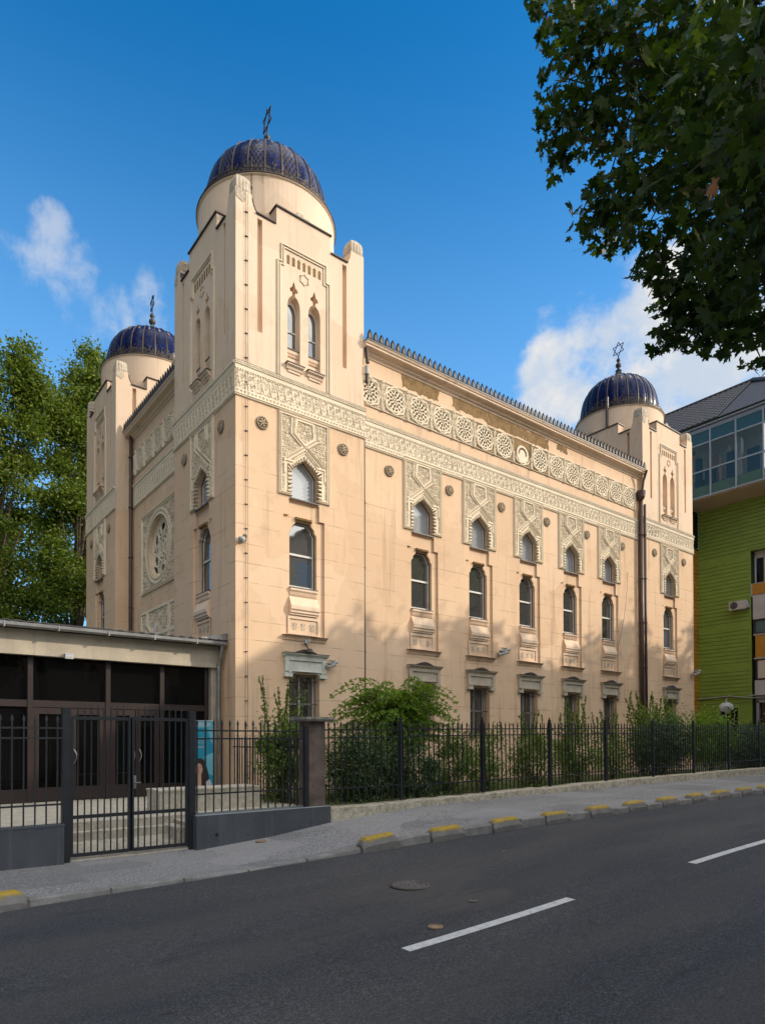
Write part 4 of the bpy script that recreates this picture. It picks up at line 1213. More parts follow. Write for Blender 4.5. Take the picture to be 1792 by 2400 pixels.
mb.build('rain_hopper', 'pipe', SY)
pipe([(RL - 0.12, YL - 0.3, 13.9), (RL - 0.12, YL - 0.3, 0.2)], 0.075, 'pipe', 'downpipe')
mb = MB(); mb.tube([(W1 + 0.08, -0.02, 13.85), (W1 + 0.1, -0.06, 13.3)], 0.06, 8, 0); mb.tube([(W1 + 0.09, -0.04, 13.2), (W1 + 0.09, -0.04, 12.95)], 0.075, 10, 1); mb.tube([(W1 + 0.09, -0.04, 12.95), (W1 + 0.09, -0.04, 12.7)], 0.06, 10, 0)
mb.build('gutter_outlet', ['flash', 'cam'], SY)
# lightning conductor pair on the near tower corner
mb = MB()
for dx in (0, 0.07):
    pth = []
    for i in range(25): pth.append((0.27 + dx + 0.006 * math.sin(i * 2.1 + dx * 50), -0.035, 16.5 - 16.3 * i / 24))
    mb.tube(pth, 0.0045, 5)
z = 0.8
while z < 16.3:
    mb.box(0.262, 0.348, -0.04, 0.0, z, z + 0.012, 0); z += 0.66
mb.build('lightning_conductor', 'finial', SY)
mb = MB(); cN = (W1 / 2, WY / 2)
q0 = math.atan2(-cN[1] + 0.1, -cN[0] + 0.35)
mb.tube([(cN[0] + 2.11 * math.cos(q0), cN[1] + 2.11 * math.sin(q0), 18.2), (cN[0] + 2.11 * math.cos(q0), cN[1] + 2.11 * math.sin(q0), 16.4)], 0.011, 5)
for z in (17.9, 17.3, 16.9): mb.lathe([(0.03, z), (0.03, z + 0.05)], 8, (cN[0] + 2.11 * math.cos(q0), cN[1] + 2.11 * math.sin(q0)))
mb.build('lightning_conductor', 'finial', SY)
mb = MB()
mb.tube([(18.95 - 0.9 * (i / 10) , RM - 0.03 - 0.1 * math.sin(PI * i / 10), 9.2 - 3.6 * (i / 10) - 0.15 * math.sin(PI * i / 10)) for i in range(11)], 0.008, 5)
mb.build('wall_cable', 'finial', SY)

# ------------------------------------------------------------------ cameras and lamps on the walls
def seccam(x, y, z, label, rz=0.0, s=1.0, double=False):
    t = thing('security_camera', label, 'security camera', (x, y, z), 'security cameras on the walls')
    m1 = MB(); m1.box(-.04 * s, .04 * s, -0.02 * s, 0.0, -.05 * s, .05 * s); m1.tube([(0, -0.01, 0), (0, -0.10 * s, -0.02 * s), (0, -0.16 * s, 0.02 * s)], 0.016 * s, 6)
    a = m1.build('bracket', 'cam', None); a.parent = t
    for i in range(2 if double else 1):
        m2 = MB(); m2.tube([(-.14 * s + 0.1 * i, -0.14 * s, -.02 * s + .09 * s * i), (.13 * s + 0.1 * i, -0.22 * s, .05 * s + .09 * s * i)], 0.05 * s, 8)
        m2.box(-.15 * s + 0.1 * i, .12 * s + 0.1 * i, -0.23 * s, -0.13 * s, .072 * s + .09 * s * i, .085 * s + .09 * s * i)
        h = m2.build('camera_housing', 'cam', None); h.parent = t
    m3 = MB(); m3.tube([(.12 * s, -0.217 * s, .047 * s), (.145 * s, -0.225 * s, .053 * s)], 0.04 * s, 8)
    l = m3.build('lens', 'dark', None); l.parent = t
    t.rotation_euler = (0, 0, rz)
    return t
seccam(2.84, -0.02, 3.86, 'grey bullet camera at the right corner of the white window hood', 0.2, 1.0, True)
seccam(10.44, RM, 4.84, 'pale bullet camera on the long wall between two ground windows', 0.0, 1.3, True)
seccam(24.31, 0, 4.94, 'grey bullet camera low on the far right tower', 0.0, 1.3, True)
t = thing('dome_camera', 'grey dome camera on a bracket at the near tower corner', 'security camera', (0.16, 0, 7.06), 'security cameras on the walls')
mb = MB(); mb.box(-.02, .1, -0.12, 0.0, -.03, .06); mb.tube([(0.05, -0.06, 0.03), (-0.02, -0.14, 0.06)], 0.02, 6); mb.box(0.0, 0.09, -0.17, -0.1, 0.05, 0.13); a = mb.build('bracket', 'dark', None); a.parent = t
mb = MB(); mb.lathe([(0.03, 0.05), (0.09, 0.03), (0.1, -0.02), (0.085, -0.07), (0.05, -0.105), (0.01, -0.12)], 14, (-0.06, -0.17)); a = mb.build('camera_housing', 'cam', None, True); a.parent = t
t = thing('floodlight', 'small floodlight with two junction boxes under the tower window ledge', 'floodlight', (2.09, 0, 4.48))
mb = MB(); mb.box(-.06, .02, -0.2, -0.11, -.02, .08); mb.box(.06, .14, -0.16, -0.06, .03, .12); a = mb.build('junction_box', 'cam', None); a.parent = t
mb = MB(); mb.tube([(-0.02, -0.1, -.02), (0.0, -0.2, -.12), (0.02, -0.22, -.18)], 0.018, 6); a = mb.build('bracket', 'dark', None); a.parent = t
mb = MB(); mb.lathe([(0.02, -0.17), (0.06, -0.18), (0.095, -0.26), (0.10, -0.28)], 12, (0.05, -0.25)); a = mb.build('lamp_head', 'flash', None); a.parent = t

# ------------------------------------------------------------------ annex
AN = thing('entrance_pavilion', 'low flat annex with brown glazed front and cream fascia', 'annex', (-6, 0.6, 0.28))
YA = 0.78
mb = MB()
mb.box(-14, -0.12, YA, YA + 0.25, 3.80, 4.28, 0)
mb.build('fascia', ['fascia'], AN)
mb = MB(); mb.box(-14, -0.12, YA + 0.02, 8.0, 3.72, 3.80, 0); mb.box(-14, -0.2, YA - 0.02, YA + 0.05, 3.70, 3.80, 0); mb.build('soffit', ['fascia'], AN)
mb = MB()
n = 110
vs = []
for i in range(n + 1):
    x = -14 + 13.98 * i / n
    z = 4.42 + 0.022 * math.cos(2 * PI * x / 0.26)
    vs += [(x, YA - 0.34, z), (x, 7.5, z + 0.14), (x, YA - 0.34, z - 0.03)]
mb.add(vs, [(3 * i, 3 * i + 3, 3 * i + 4, 3 * i + 1) for i in range(n)] + [(3 * i + 2, 3 * i + 5, 3 * i + 3, 3 * i) for i in range(n)])
mb.box(-14, -0.02, YA + 0.1, 7.4, 4.2, 4.36); mb.box(-14, -0.03, YA - 0.22, YA + 0.1, 4.33, 4.37)
rf = mb.build('roof', 'roofsheet', AN)
mb = MB(); mb.hexa([(-0.75, YA - 0.3, 4.43), (-0.01, YA - 0.3, 4.43), (-0.01, YA + 0.3, 4.43), (-0.75, YA + 0.3, 4.43)], [(-0.75, YA - 0.3, 4.45), (-0.01, YA - 0.3, 4.62), (-0.01, YA + 0.3, 4.64), (-0.75, YA + 0.3, 4.47)]); mb.build('flashing', 'zinc', rf)
mb = MB()
gp = [(YA - 0.22, 4.37), (YA - 0.39, 4.37), (YA - 0.385, 4.30), (YA - 0.34, 4.265), (YA - 0.27, 4.265), (YA - 0.22, 4.30)]
mb.extr(gp, -14, -0.03)
x = -13.0
while x < -0.2: mb.box(x, x + 0.03, YA - 0.398, YA - 0.2, 4.25, 4.376); x += 1.1
mb.build('gutter', 'zinc', AN)
mb = MB(); mb.tube([(-0.16, YA - 0.3, 4.28), (-0.16, YA - 0.2, 3.95), (-0.16, YA - 0.08, 3.75), (-0.16, YA - 0.08, 0.3)], 0.05, 10)
for z in (3.6, 2.2, 1.0): mb.lathe([(0.062, z), (0.062, z + 0.04)], 10, (-0.16, YA - 0.085))
mb.build('downpipe', 'zinc', AN)
mb = MB(); mb.box(-0.30, -0.02, YA + 0.1, YA + 1.0, 0.28, 3.75); mb.build('end_pier', 'fascia', AN)
YG = YA + 0.35
mux = [-13.9, -11.6, -9.6, -7.6, -6.2, -4.66, -2.93, -1.58, -0.36]
for x in mux:
    mb = MB(); mb.box(x - 0.055, x + 0.055, YG - 0.10, YG + 0.06, 0.28, 3.74); mb.build('mullion', 'brown', AN)
for a, c in zip(mux[:-1], mux[1:]):
    mb = MB(); mb.box(a + 0.056, c - 0.056, YG - 0.08, YG + 0.05, 2.52, 2.68); mb.build('transom', 'brown', AN)
    mb = MB(); mb.box(a + 0.02, c - 0.02, YG, YG + 0.015, 2.66, 3.74); mb.build('fanlight', 'shop', AN)
    mid = (a + c) / 2
    if a in (-4.66, -2.93):
        for (p0, p1) in ((a + 0.06, mid - 0.01), (mid + 0.01, c - 0.06)):
            mb = MB()
            mb.box(p0, p0 + 0.13, YG - 0.06, YG + 0.03, 0.30, 2.51); mb.box(p1 - 0.13, p1, YG - 0.06, YG + 0.03, 0.30, 2.51)
            mb.box(p0 + 0.13, p1 - 0.13, YG - 0.058, YG + 0.03, 0.30, 0.62); mb.box(p0 + 0.13, p1 - 0.13, YG - 0.058, YG + 0.03, 2.36, 2.51)
            d = mb.build('door', 'brown', AN)
            mb = MB(); mb.box(p0 + 0.12, p1 - 0.12, YG - 0.01, YG + 0.005, 0.6, 2.38); mb.build('pane', 'shop', d)
            mb = MB(); hx_ = p1 - 0.07 if p0 < mid - 0.1 else p0 + 0.07
            mb.tube([(hx_ + 0.06 * math.sin(PI * k_ / 10), YG - 0.06 - 0.05 * math.sin(PI * k_ / 10) ** 0.5, 1.18 + 0.034 * k_) for k_ in range(11)], 0.013, 6); mb.build('handle', 'zinc', d)
    else:
        mb = MB(); mb.box(a + 0.02, c - 0.02, YG, YG + 0.015, 0.55, 2.55); mb.build('pane', 'shop', AN)
        mb = MB(); mb.box(a + 0.056, c - 0.056, YG - 0.08, YG + 0.05, 0.28, 0.60); mb.build('kick_panel', 'brown', AN)
mb = MB(); mb.box(-13.9, -0.3, YG + 3.6, YG + 3.7, 0.28, 3.7); mb.build('back_wall', 'room', AN)
t = thing('alarm_box', 'small white alarm box under the annex fascia', 'alarm', (-3.9, YA - 0.03, 3.66))
mb = MB(); mb.box(-.09, .09, -0.08, 0.0, 0.0, 0.10); mb.box(-.1, .1, -0.085, 0.0, 0.1, 0.125); a = mb.build('housing', 'white', None); a.parent = t
mb = MB(); mb.box(-.06, .06, -0.084, -0.079, 0.02, 0.06); a = mb.build('lens', 'cam', None); a.parent = t
# broken carved fragment standing on the roof edge
mb = MB(); mb.prism([(-1.62, 4.5), (-1.48, 4.5), (-1.47, 4.84), (-1.53, 4.80), (-1.58, 4.86), (-1.66, 4.83), (-1.60, 4.72)], 2.0, 2.12, 0); mb.box(-1.46, -1.43, 2.0, 2.12, 4.48, 4.93, 1)
o = mb.build('roof_vent', ['stone', 'zinc'], None, org=(-1.55, 2.0, 4.5)); tag(o, 'weathered little stone piece and post on the annex roof edge', 'roof vent')

# banner
BN = thing('banner', 'cyan poster board with a printed long haired woman, beside the annex pipe', 'banner', (-0.8, 0.2, 0.28))
yb = 0.18
mb = MB(); mb.box(-1.06, -0.53, yb, yb + 0.05, 0.34, 2.24, 0)
bd = mb.build('board', 'cyan', BN)
mb = MB()
mb.box(-1.06, -0.53, yb - 0.004, yb, 2.225, 2.245, 1); mb.box(-1.06, -0.53, yb - 0.003, yb - 0.0005, 2.06, 2.20, 0)
mb.prism([(-0.8, 1.30), (-0.53, 1.42), (-0.53, 0.8), (-0.66, 0.86)], yb - 0.003, yb - 0.0004, 0)
mb.prism([(-0.70, 2.05), (-0.53, 2.05), (-0.53, 1.6), (-0.62, 1.7)], yb - 0.003, yb - 0.0004, 0)
mb.build('printed_sky', ['cyan2', 'cloth'], bd)
mb = MB()
rr = random.Random(3)
for row, (z, h_) in enumerate([(2.165, .016), (2.14, .016), (2.115, .016), (2.09, .012), (1.80, .007), (1.775, .007), (1.75, .007), (1.725, .007), (1.70, .007), (1.675, .007), (1.65, .007), (1.56, .018), (1.53, .018)]):
    x = -1.03
    xe = -0.63 if row < 4 else (-0.74 if row < 11 else -0.79)
    while x < xe:
        w = rr.uniform(0.008, 0.03)
        mb.box(x, min(x + w, xe), yb - 0.006, yb - 0.0035, z, z + h_); x += w + 0.01
mb.build('printed_text', 'cloth', bd)
def ell(cx, cz, rx, rz_, n=20, a0=0, a1=2 * PI): return [(cx + rx * math.cos(a0 + (a1 - a0) * i / n), cz + rz_ * math.sin(a0 + (a1 - a0) * i / n)) for i in range(n if a1 - a0 > 6.2 else n + 1)]
mb = MB()
mb.prism([(-1.06, 0.50), (-1.06, 1.12)] [::-1] + [(-1.0, 0.45), (-0.66, 0.45), (-0.655, 0.75), (-0.70, 0.95), (-0.74, 1.10), (-0.80, 1.22), (-0.88, 1.27), (-0.97, 1.25), (-1.04, 1.17)], yb - 0.005, yb - 0.0032, 0)
mb.prism(ell(-0.93, 0.98, 0.095, 0.155), yb - 0.008, yb - 0.0052, 1)
mb.prism([(-0.99, 0.48), (-0.86, 0.48), (-0.87, 0.88), (-0.98, 0.88)], yb - 0.0075, yb - 0.0051, 1)
mb.prism([(-0.80, 0.42), (-0.60, 0.42), (-0.58, 0.60), (-0.64, 0.72), (-0.74, 0.66)], yb - 0.007, yb - 0.0052, 2)
mb.prism([(-1.04, 0.40), (-0.80, 0.40), (-0.86, 0.49), (-1.0, 0.49)], yb - 0.0085, yb - 0.0076, 2)
for x in (-0.965, -0.895): mb.prism(ell(x, 1.02, 0.02, 0.008, 10), yb - 0.0095, yb - 0.0081, 0); 
for x in (-0.965, -0.895): mb.box(x - .024, x + .024, yb - 0.0095, yb - 0.0081, 1.043, 1.05, 0)
mb.prism([(-0.935, 1.0), (-0.925, 1.0), (-0.915, 0.945), (-0.945, 0.945)], yb - 0.0092, yb - 0.0081, 3)
mb.prism(ell(-0.93, 0.905, 0.032, 0.010, 12), yb - 0.0095, yb - 0.0081, 3)
mb.build('printed_portrait', ['hair', 'skin', 'cloth', 'lips'], bd)
mb = MB(); mb.box(-1.0, -0.6, yb + 0.0, yb + 0.3, 0.28, 0.34); mb.build('stand', 'iron', BN)

# ------------------------------------------------------------------ stone seats, planter, pillar, low walls
o = MB(); o.box(-3.08, -0.9, -3.1, -2.35, 0.2, 0.70); o.box(-3.10, -0.88, -3.12, -2.33, 0.70, 0.735)
tag(o.build('stone_block', ['terrace'], None, org=(-2, -2.7, 0.28)), 'broad pale stone block on the terrace right of the steps', 'stone block')
o = MB(); o.box(-3.2, -2.98, -4.36, -3.3, -0.3, 0.10); o.box(-3.22, -2.96, -4.37, -3.28, 0.10, 0.14)
tag(o.build('stair_wall', ['terrace'], None, org=(-3.1, -3.9, -0.1)), 'low stone cheek wall beside the entrance steps', 'low wall')
LWt = thing('low_wall', 'dark anthracite low wall left of the gate carrying the fence', 'low wall', (-7, -4.55, -0.25))
b = MB(); b.box(-14, -5.14, -4.66, -4.46, -0.6, 0.36); b.build('wall', 'anthra', LWt)
b = MB(); b.box(-14, -5.13, -4.67, -4.42, 0.36, 0.385); b.build('coping', 'anthra', LWt)
PLt = thing('planter', 'long anthracite planter wall topped with artificial turf, right of the gate', 'planter', (-1.5, -4.6, -0.2))
b = MB()
b.box(-2.98, -0.12, -4.72, -4.64, -0.6, 0.36, 0); b.box(-2.98, -0.12, -4.28, -4.22, -0.4, 0.37, 1); b.box(-0.20, -0.12, -4.64, -4.28, -0.4, 0.359, 0); b.box(-2.98, -2.90, -4.64, -4.28, -0.5, 0.359, 0)
b.box(-2.985, -0.115, -4.725, -4.63, 0.36, 0.372, 1)
b.build('wall', ['anthra', 'alu'], PLt)
b = MB(); b.box(-2.9, -0.2, -4.64, -4.28, 0.2, 0.335); b.build('turf', 'turf', PLt)
b = MB()
for (x, z) in ((-2.6, 0.0),): b.tube([(x, -4.74, z), (x, -4.70, z)], 0.03, 8)
b.build('drain_spout', 'dark', PLt)
PT = thing('gate_pillar', 'brown concrete pillar with flat mossy cap where the two fences meet', 'pillar', (-0.28, -4.26, 0))
b = MB(); b.box(-0.47, -0.08, -4.45, -4.05, -0.3, 2.11); b.build('shaft', 'pillar', PT)
b = MB(); b.hexa([(-0.60, -4.58, 2.11), (0.05, -4.58, 2.11), (0.05, -3.92, 2.11), (-0.60, -3.92, 2.11)], [(-0.62, -4.60, 2.15), (0.07, -4.60, 2.15), (0.07, -3.90, 2.15), (-0.62, -3.90, 2.15)]); b.hexa([(-0.62, -4.60, 2.15), (0.07, -4.60, 2.15), (0.07, -3.90, 2.15), (-0.62, -3.90, 2.15)], [(-0.60, -4.58, 2.20), (0.05, -4.58, 2.20), (0.05, -3.92, 2.22), (-0.60, -3.92, 2.22)]); b.build('cap', 'cap', PT)
b = MB(); b.box(-0.60, -0.53, -4.5, -4.43, 0.3, 2.0); b.build('steel_post', 'iron', PT)
# rough stone kerb wall
def wtop(x): return float(np.interp(x, [-1, 0, 2.4, 5.4, 10, 18, 30], [.29, .30, .325, .375, .46, .55, .63]))
b = MB(); rr = random.Random(5)
x = -0.06
while x < 31:
    L2 = rr.uniform(0.9, 1.9)
    n = 8
    j0 = rr.uniform(-.012, .012)
    for i in range(n):
        a = x + L2 * i / n + (0.008 if i == 0 else 0); c = x + L2 * (i + 1) / n - (0.008 if i == n - 1 else 0)
        w0, w1 = rr.uniform(-.012, .012), rr.uniform(-.012, .012)
        if i: w0 = wl
        wl = w1
        za, zc = wtop(a) + w0 * 0.8 + j0, wtop(c) + w1 * 0.8 + j0
        b.hexa([(a, -4.64 + w0, fz(a) - 0.2), (c, -4.64 + w1, fz(c) - 0.2), (c, -4.3, fz(c) - 0.2), (a, -4.3, fz(a) - 0.2)], [(a, -4.62 + w0, za - 0.02), (c, -4.62 + w1, zc - 0.02), (c, -4.3, zc), (a, -4.3, za)])
    x += L2
tag(b.build('stone_kerb_wall', ['lowstone'], None, org=(10, -4.5, 0.2)), 'low rough limestone wall under the long iron fence', 'low wall')

# ------------------------------------------------------------------ fences and gate
def picket_mesh(h):
    b = MB(); b.box(-.011, .011, -.011, .011, 0, h - 0.12)
    b.hexa([(-.011, -.008, h - .12), (.011, -.008, h - .12), (.011, .008, h - .12), (-.011, .008, h - .12)], [(-.022, -.008, h - .075), (.022, -.008, h - .075), (.022, .008, h - .075), (-.022, .008, h - .075)])
    b.hexa([(-.022, -.008, h - .075), (.022, -.008, h - .075), (.022, .008, h - .075), (-.022, .008, h - .075)], [(-.002, -.002, h), (.002, -.002, h), (.002, .002, h), (-.002, .002, h)])
    return b.mesh('picket', ['iron'])
PK = picket_mesh(1.75)
def section(label, length, npk, zr, post, name='iron_fence', h=None, start=0.5):
    t = thing(name, label, 'fence', (0, 0, 0), 'iron fence sections')
    pk = PK if h is None else picket_mesh(h[1])
    z0 = 0.02 if h is None else h[0]
    for i in range(npk): o = sub(pk, 'picket', t); o.location = (length * (i + start) / npk, 0, z0)
    for z in zr:
        b = MB(); b.box(0, length, -.018, .018, z - .014, z + .014)
        o = b.build('rail', 'iron'); o.parent = t
    if post:
        b = MB(); b.box(length - .03, length + .03, -.03, .03, -.02, 1.84); b.box(length - .012, length + .012, -.012, .012, 1.84, 1.90)
        o = b.build('post', 'iron'); o.parent = t
    return t
YF = -4.45
s0 = section('short iron fence section just right of the brown pillar', 2.04, 13, (1.58, 1.41, 0.33), True)
s0.location = (-0.06, YF, 0.355); s0.rotation_euler = (0, -0.008, 0)
SP = 2.71
words = ['second', 'third', 'fourth', 'fifth', 'sixth', 'seventh', 'eighth', 'ninth', 'tenth', 'eleventh']
sA = section('', SP, 17, (1.60, 1.44, 0.29), True)
for i in range(10):
    x = 1.98 + SP * i
    loc = (x, YF, 0.365 + 0.0128 * (x - 1.98))
    lab = words[i] + ' iron fence section counted rightwards from the brown pillar'
    if i == 0:
        sA.location = loc; sA.rotation_euler = (0, -0.0128, 0); sA['label'] = lab
    else: dup(sA, loc, 0, -0.0128, lab)
# fence on the planter and on the left low wall
sP = section('iron fence on the planter between the gate and the pillar', 2.42, 15, (1.56, 1.41, 0.39), False, h=(0.05, 1.72))
sP.location = (-2.95, -4.46, 0.34)
sL = section('iron fence on the anthracite low wall at the far left', 4.0, 25, (1.55, 1.39, 0.33), False, h=(0.02, 1.74))
sL.location = (-9.14, -4.54, 0.37)
# side fence from the tower corner to the pillar
sS = section('lower iron side fence running from the tower corner to the pillar', 3.9, 27, (1.28, 0.12), False, 'iron_side_fence', h=(0.0, 1.55))
sS.location = (-0.15, -0.2, 0.28); sS.rotation_euler = (0, 0, -PI / 2)
GT = thing('entrance_gate', 'black double leaf iron gate in front of the entrance steps', 'gate', (-4.05, -4.5, -0.24))
for x in (-5.09, -2.99):
    b = MB(); b.box(x - .06, x + .06, -4.56, -4.44, -0.4, 2.24); b.box(x - .065, x + .065, -4.565, -4.435, 2.24, 2.25); b.build('gate_post', 'iron', GT)
for (a, c, hs) in ((-5.01, -4.08, 1), (-4.045, -3.07, 0)):
    b = MB()
    for x in (a, c): b.box(x - .03, x + .03, -4.53, -4.47, -0.17, 2.11)
    for z in (-0.15, 0.47, 2.09): b.box(a + .03, c - .03, -4.525, -4.475, z - .028, z + .028)
    lf = b.build('gate_leaf', 'iron', GT)
    for i in range(8):
        x = a + (c - a) * (i + 1) / 9
        b = MB(); b.box(x - .010, x + .010, -4.51, -4.49, -0.15, 2.24)
        b.hexa([(x - .010, -4.51, 2.24), (x + .010, -4.51, 2.24), (x + .010, -4.49, 2.24), (x - .010, -4.49, 2.24)], [(x - .002, -4.502, 2.33), (x + .002, -4.502, 2.33), (x + .002, -4.498, 2.33), (x - .002, -4.498, 2.33)])
        b.build('picket', 'iron', lf)
b = MB(); b.box(-4.03, -3.99, -4.56, -4.53, 0.9, 1.12); b.tube([(-4.01, -4.56, 1.0), (-4.01, -4.60, 1.0), (-3.92, -4.60, 1.0)], 0.01, 6); b.build('lock_handle', 'zinc', GT)

# ------------------------------------------------------------------ green building
GB = thing('green_apartment_block', 'green clad apartment block with ochre corner and projecting glass bay', 'building', (28, 0, 0.3))
GS = 1.18  # block and its fittings scaled up about the camera position; gbp holds the offsets
def gbp(x, y, z): return (GS * x + 1.361, GS * y + 2.874, GS * z - 0.306)
GB.scale = (GS, GS, GS); GB.location = gbp(28, 0, 0.3)
XG = 28.0; YC = 1.42
TG = lambda u, y, z: (XG + y, YC - u, z)        # u runs towards the street, y inwards
mb = MB(TG)
mb.box(0, 2.70, 0.03, 0.6, 0.2, 14.3, 1)
mb.box(0, 2.70, 0.0, 0.05, 0.2, 3.62, 0)
z = 3.64
wide = {17: .5, 33: .55, 8: .48}
i = 0
while z < 14.2:
    h = wide.get(i, 0.205)
    mb.box(0, 2.62 if z < 11.4 else 5.2, 0.0, 0.05, z, min(z + h - 0.022, 14.25), 0)
    z += h; i += 1
mb.box(2.62, 2.70, -0.004, 0.06, 3.62, 11.5, 0)
mb.box(2.7, 5.2, 0.03, 0.6, 11.55, 14.25, 1); mb.box(2.7, 5.2, 0.0, 0.6, 11.45, 11.55, 0)
mb.box(2.70, 5.2, 0.45, 0.8, 0.2, 11.5, 2)
mb.box(0, 5.2, 0.81, 12, 0.2, 14.2, 0)
mb.build('wall', ['green', 'groove', 'white'], GB)
mb = MB()
mb.box(21.5, XG + 0.5, YC + 0.05, YC + 0.4, 0.2, 12.2, 1)
z = 0.3
while z < 12.0: mb.box(21.5, XG, YC, YC + 0.06, z, z + 0.19, 0); z += 0.21
mb.box(21.5, XG, YC + 0.0, YC + 0.3, 12.2, 14.3, 2)
mb.box(21.5, XG - 0.02, YC - 0.02, YC, 12.55, 12.62, 3)
mb.build('ochre_wall', ['yellow', 'ygroove', 'shop', 'iron'], GB)
# loggia column with balconies, windows, door
mb = MB(TG); mb.box(2.72, 5.2, 0.02, 0.40, 9.05, 9.13, 0); mb.box(2.74, 5.2, 0.0, 0.05, 9.16, 9.70, 1); mb.box(2.70, 2.76, -0.02, 0.3, 9.10, 9.72, 2); mb.box(2.74, 5.2, -0.01, 0.05, 9.70, 9.73, 0)
mb.build('balcony', ['white', 'orange', 'alu'], GB)
def gwin(u0, u1, z0, z1, y, fm='white', pm='glass', mull=()):
    mb = MB(TG); w = 0.07
    mb.box(u0, u0 + w, y - .06, y + .04, z0, z1); mb.box(u1 - w, u1, y - .06, y + .04, z0, z1); mb.box(u0 + w, u1 - w, y - .06, y + .04, z0, z0 + w); mb.box(u0 + w, u1 - w, y - .06, y + .04, z1 - w, z1)
    for u in mull: mb.box(u - .05, u + .05, y - .058, y + .04, z0 + w, z1 - w)
    f = mb.build('window', fm, GB)
    mb = MB(TG); mb.box(u0 + .02, u1 - .02, y, y + .02, z0 + .02, z1 - .02); mb.build('pane', pm, f)
    return f
gwin(2.76, 5.0, 9.15, 11.15, 0.38, 'white', 'shop', (3.25, 4.0))
mb = MB(TG); mb.box(2.78, 5.2, 0.0, 0.44, 7.88, 9.04, 0); mb.build('parapet', ['white'], GB)
mb = MB(TG); mb.box(2.82, 5.2, 0.05, 0.44, 4.0, 4.75, 0); mb.build('parapet', ['white'], GB)
gwin(2.78, 5.0, 7.12, 7.86, 0.10, 'iron', 'teal_band', (3.9,))
mb = MB(TG); mb.box(2.86, 5.2, 0.06, 0.44, 5.92, 7.06, 0); mb.box(2.80, 5.2, 0.02, 0.44, 5.84, 5.91, 1); mb.box(2.78, 5.2, 0.02, 0.44, 7.06, 7.12, 1); mb.build('orange_panel', ['orange', 'alu'], GB)
gwin(2.86, 5.0, 4.78, 5.84, 0.12, 'iron', 'skyglass', (3.9,))
mb = MB(TG); mb.tube([(-0.2, -0.05, 3.92), (1.5, -0.05, 4.0), (1.55, -0.05, 4.02), (2.6, -0.1, 3.86), (5.0, -0.1, 3.86)], 0.035, 8); mb.tube([(2.6, -0.2, 3.98), (5.2, -0.2, 3.98)], 0.03, 8); mb.build('drain_pipe', 'alu', GB)
mb = MB(TG); mb.box(2.84, 2.95, 0.2, 0.44, 0.3, 3.72, 0); mb.box(2.84, 5.2, 0.2, 0.44, 3.62, 3.74, 0); mb.build('door_frame', 'alu', GB)
mb = MB(TG); mb.box(2.95, 5.2, 0.36, 0.44, 0.3, 3.62, 0); mb.build('door', 'shop', GB)
mb = MB(TG); mb.box(1.1, 2.0, -0.02, 0.04, 0.3, 3.36, 0); mb.tube([(1.15, -0.05, 3.0), (1.15, -0.05, 3.3), (1.85, -0.05, 3.3), (1.85, -0.05, 2.3)], 0.014, 6, 1); mb.build('side_door', ['shop', 'alu'], GB)
# glass bay
XB = 26.0
TBY = lambda u, y, z: (XB + y, 1.5 - u, z)
ub = [0.0, 0.60, 1.73, 2.98, 4.25, 5.0]
zb = [14.22, 15.55, 16.95, 17.62]
mb = MB(TBY)
mb.box(0, 5.05, 0.06, 2.05, 14.14, 14.22, 0)
mb.build('bay_soffit', 'soffit', GB)
mb = MB(TBY)
for u in ub: mb.box(u - .035, u + .035, -0.05, 0.06, 14.14, 17.70, 0)
for z in zb + []:
    for a, c in zip(ub[:-1], ub[1:]): mb.box(a + .035, c - .035, -0.03, 0.05, z - .035, z + .035, 0)
mb.box(-0.05, 5.05, -0.07, 0.1, 17.655, 17.74, 0)
mb.build('bay_frame', 'alu', GB)
for a, c in zip(ub[:-1], ub[1:]):
    for kz, (z0, z1) in enumerate(zip(zb[:-1], zb[1:])):
        mb = MB(TBY); mb.box(a + .02, c - .02, 0.0, 0.012, z0 + .02, z1 - .02)
        mb.build('bay_pane', 'teal_band' if kz == 2 else 'teal', GB)
mb = MB(TBY)
mb.box(0.02, 5.0, 0.10, 0.16, 14.22, 14.80, 0); mb.box(0.0, 5.05, 2.0, 2.1, 14.2, 17.6, 1); mb.box(0.0, 5.05, 0.06, 2.0, 17.55, 17.6, 1)
for (a, c, y, z0, z1, m_) in ((0.7, 0.95, 0.5, 14.8, 16.5, 2), (0.2, 0.5, 0.9, 14.8, 16.9, 3), (1.0, 1.6, 1.2, 14.5, 16.7, 3), (1.25, 1.7, 0.4, 14.6, 15.75, 2), (2.3, 2.7, 0.5, 14.5, 16.3, 2), (2.0, 2.25, 0.8, 14.5, 16.8, 4), (2.75, 2.95, 0.6, 14.5, 16.9, 4), (0.55, 1.5, 0.7, 14.5, 15.35, 2), (1.9, 2.9, 0.9, 14.5, 15.2, 2), (3.2, 3.8, 0.7, 14.5, 16.2, 2)):
    mb.box(a, c, y, y + 0.3, z0, z1, m_)
mb.build('bay_room', ['green_glass', 'room', 'bluef', 'peachroom', 'white'], GB)
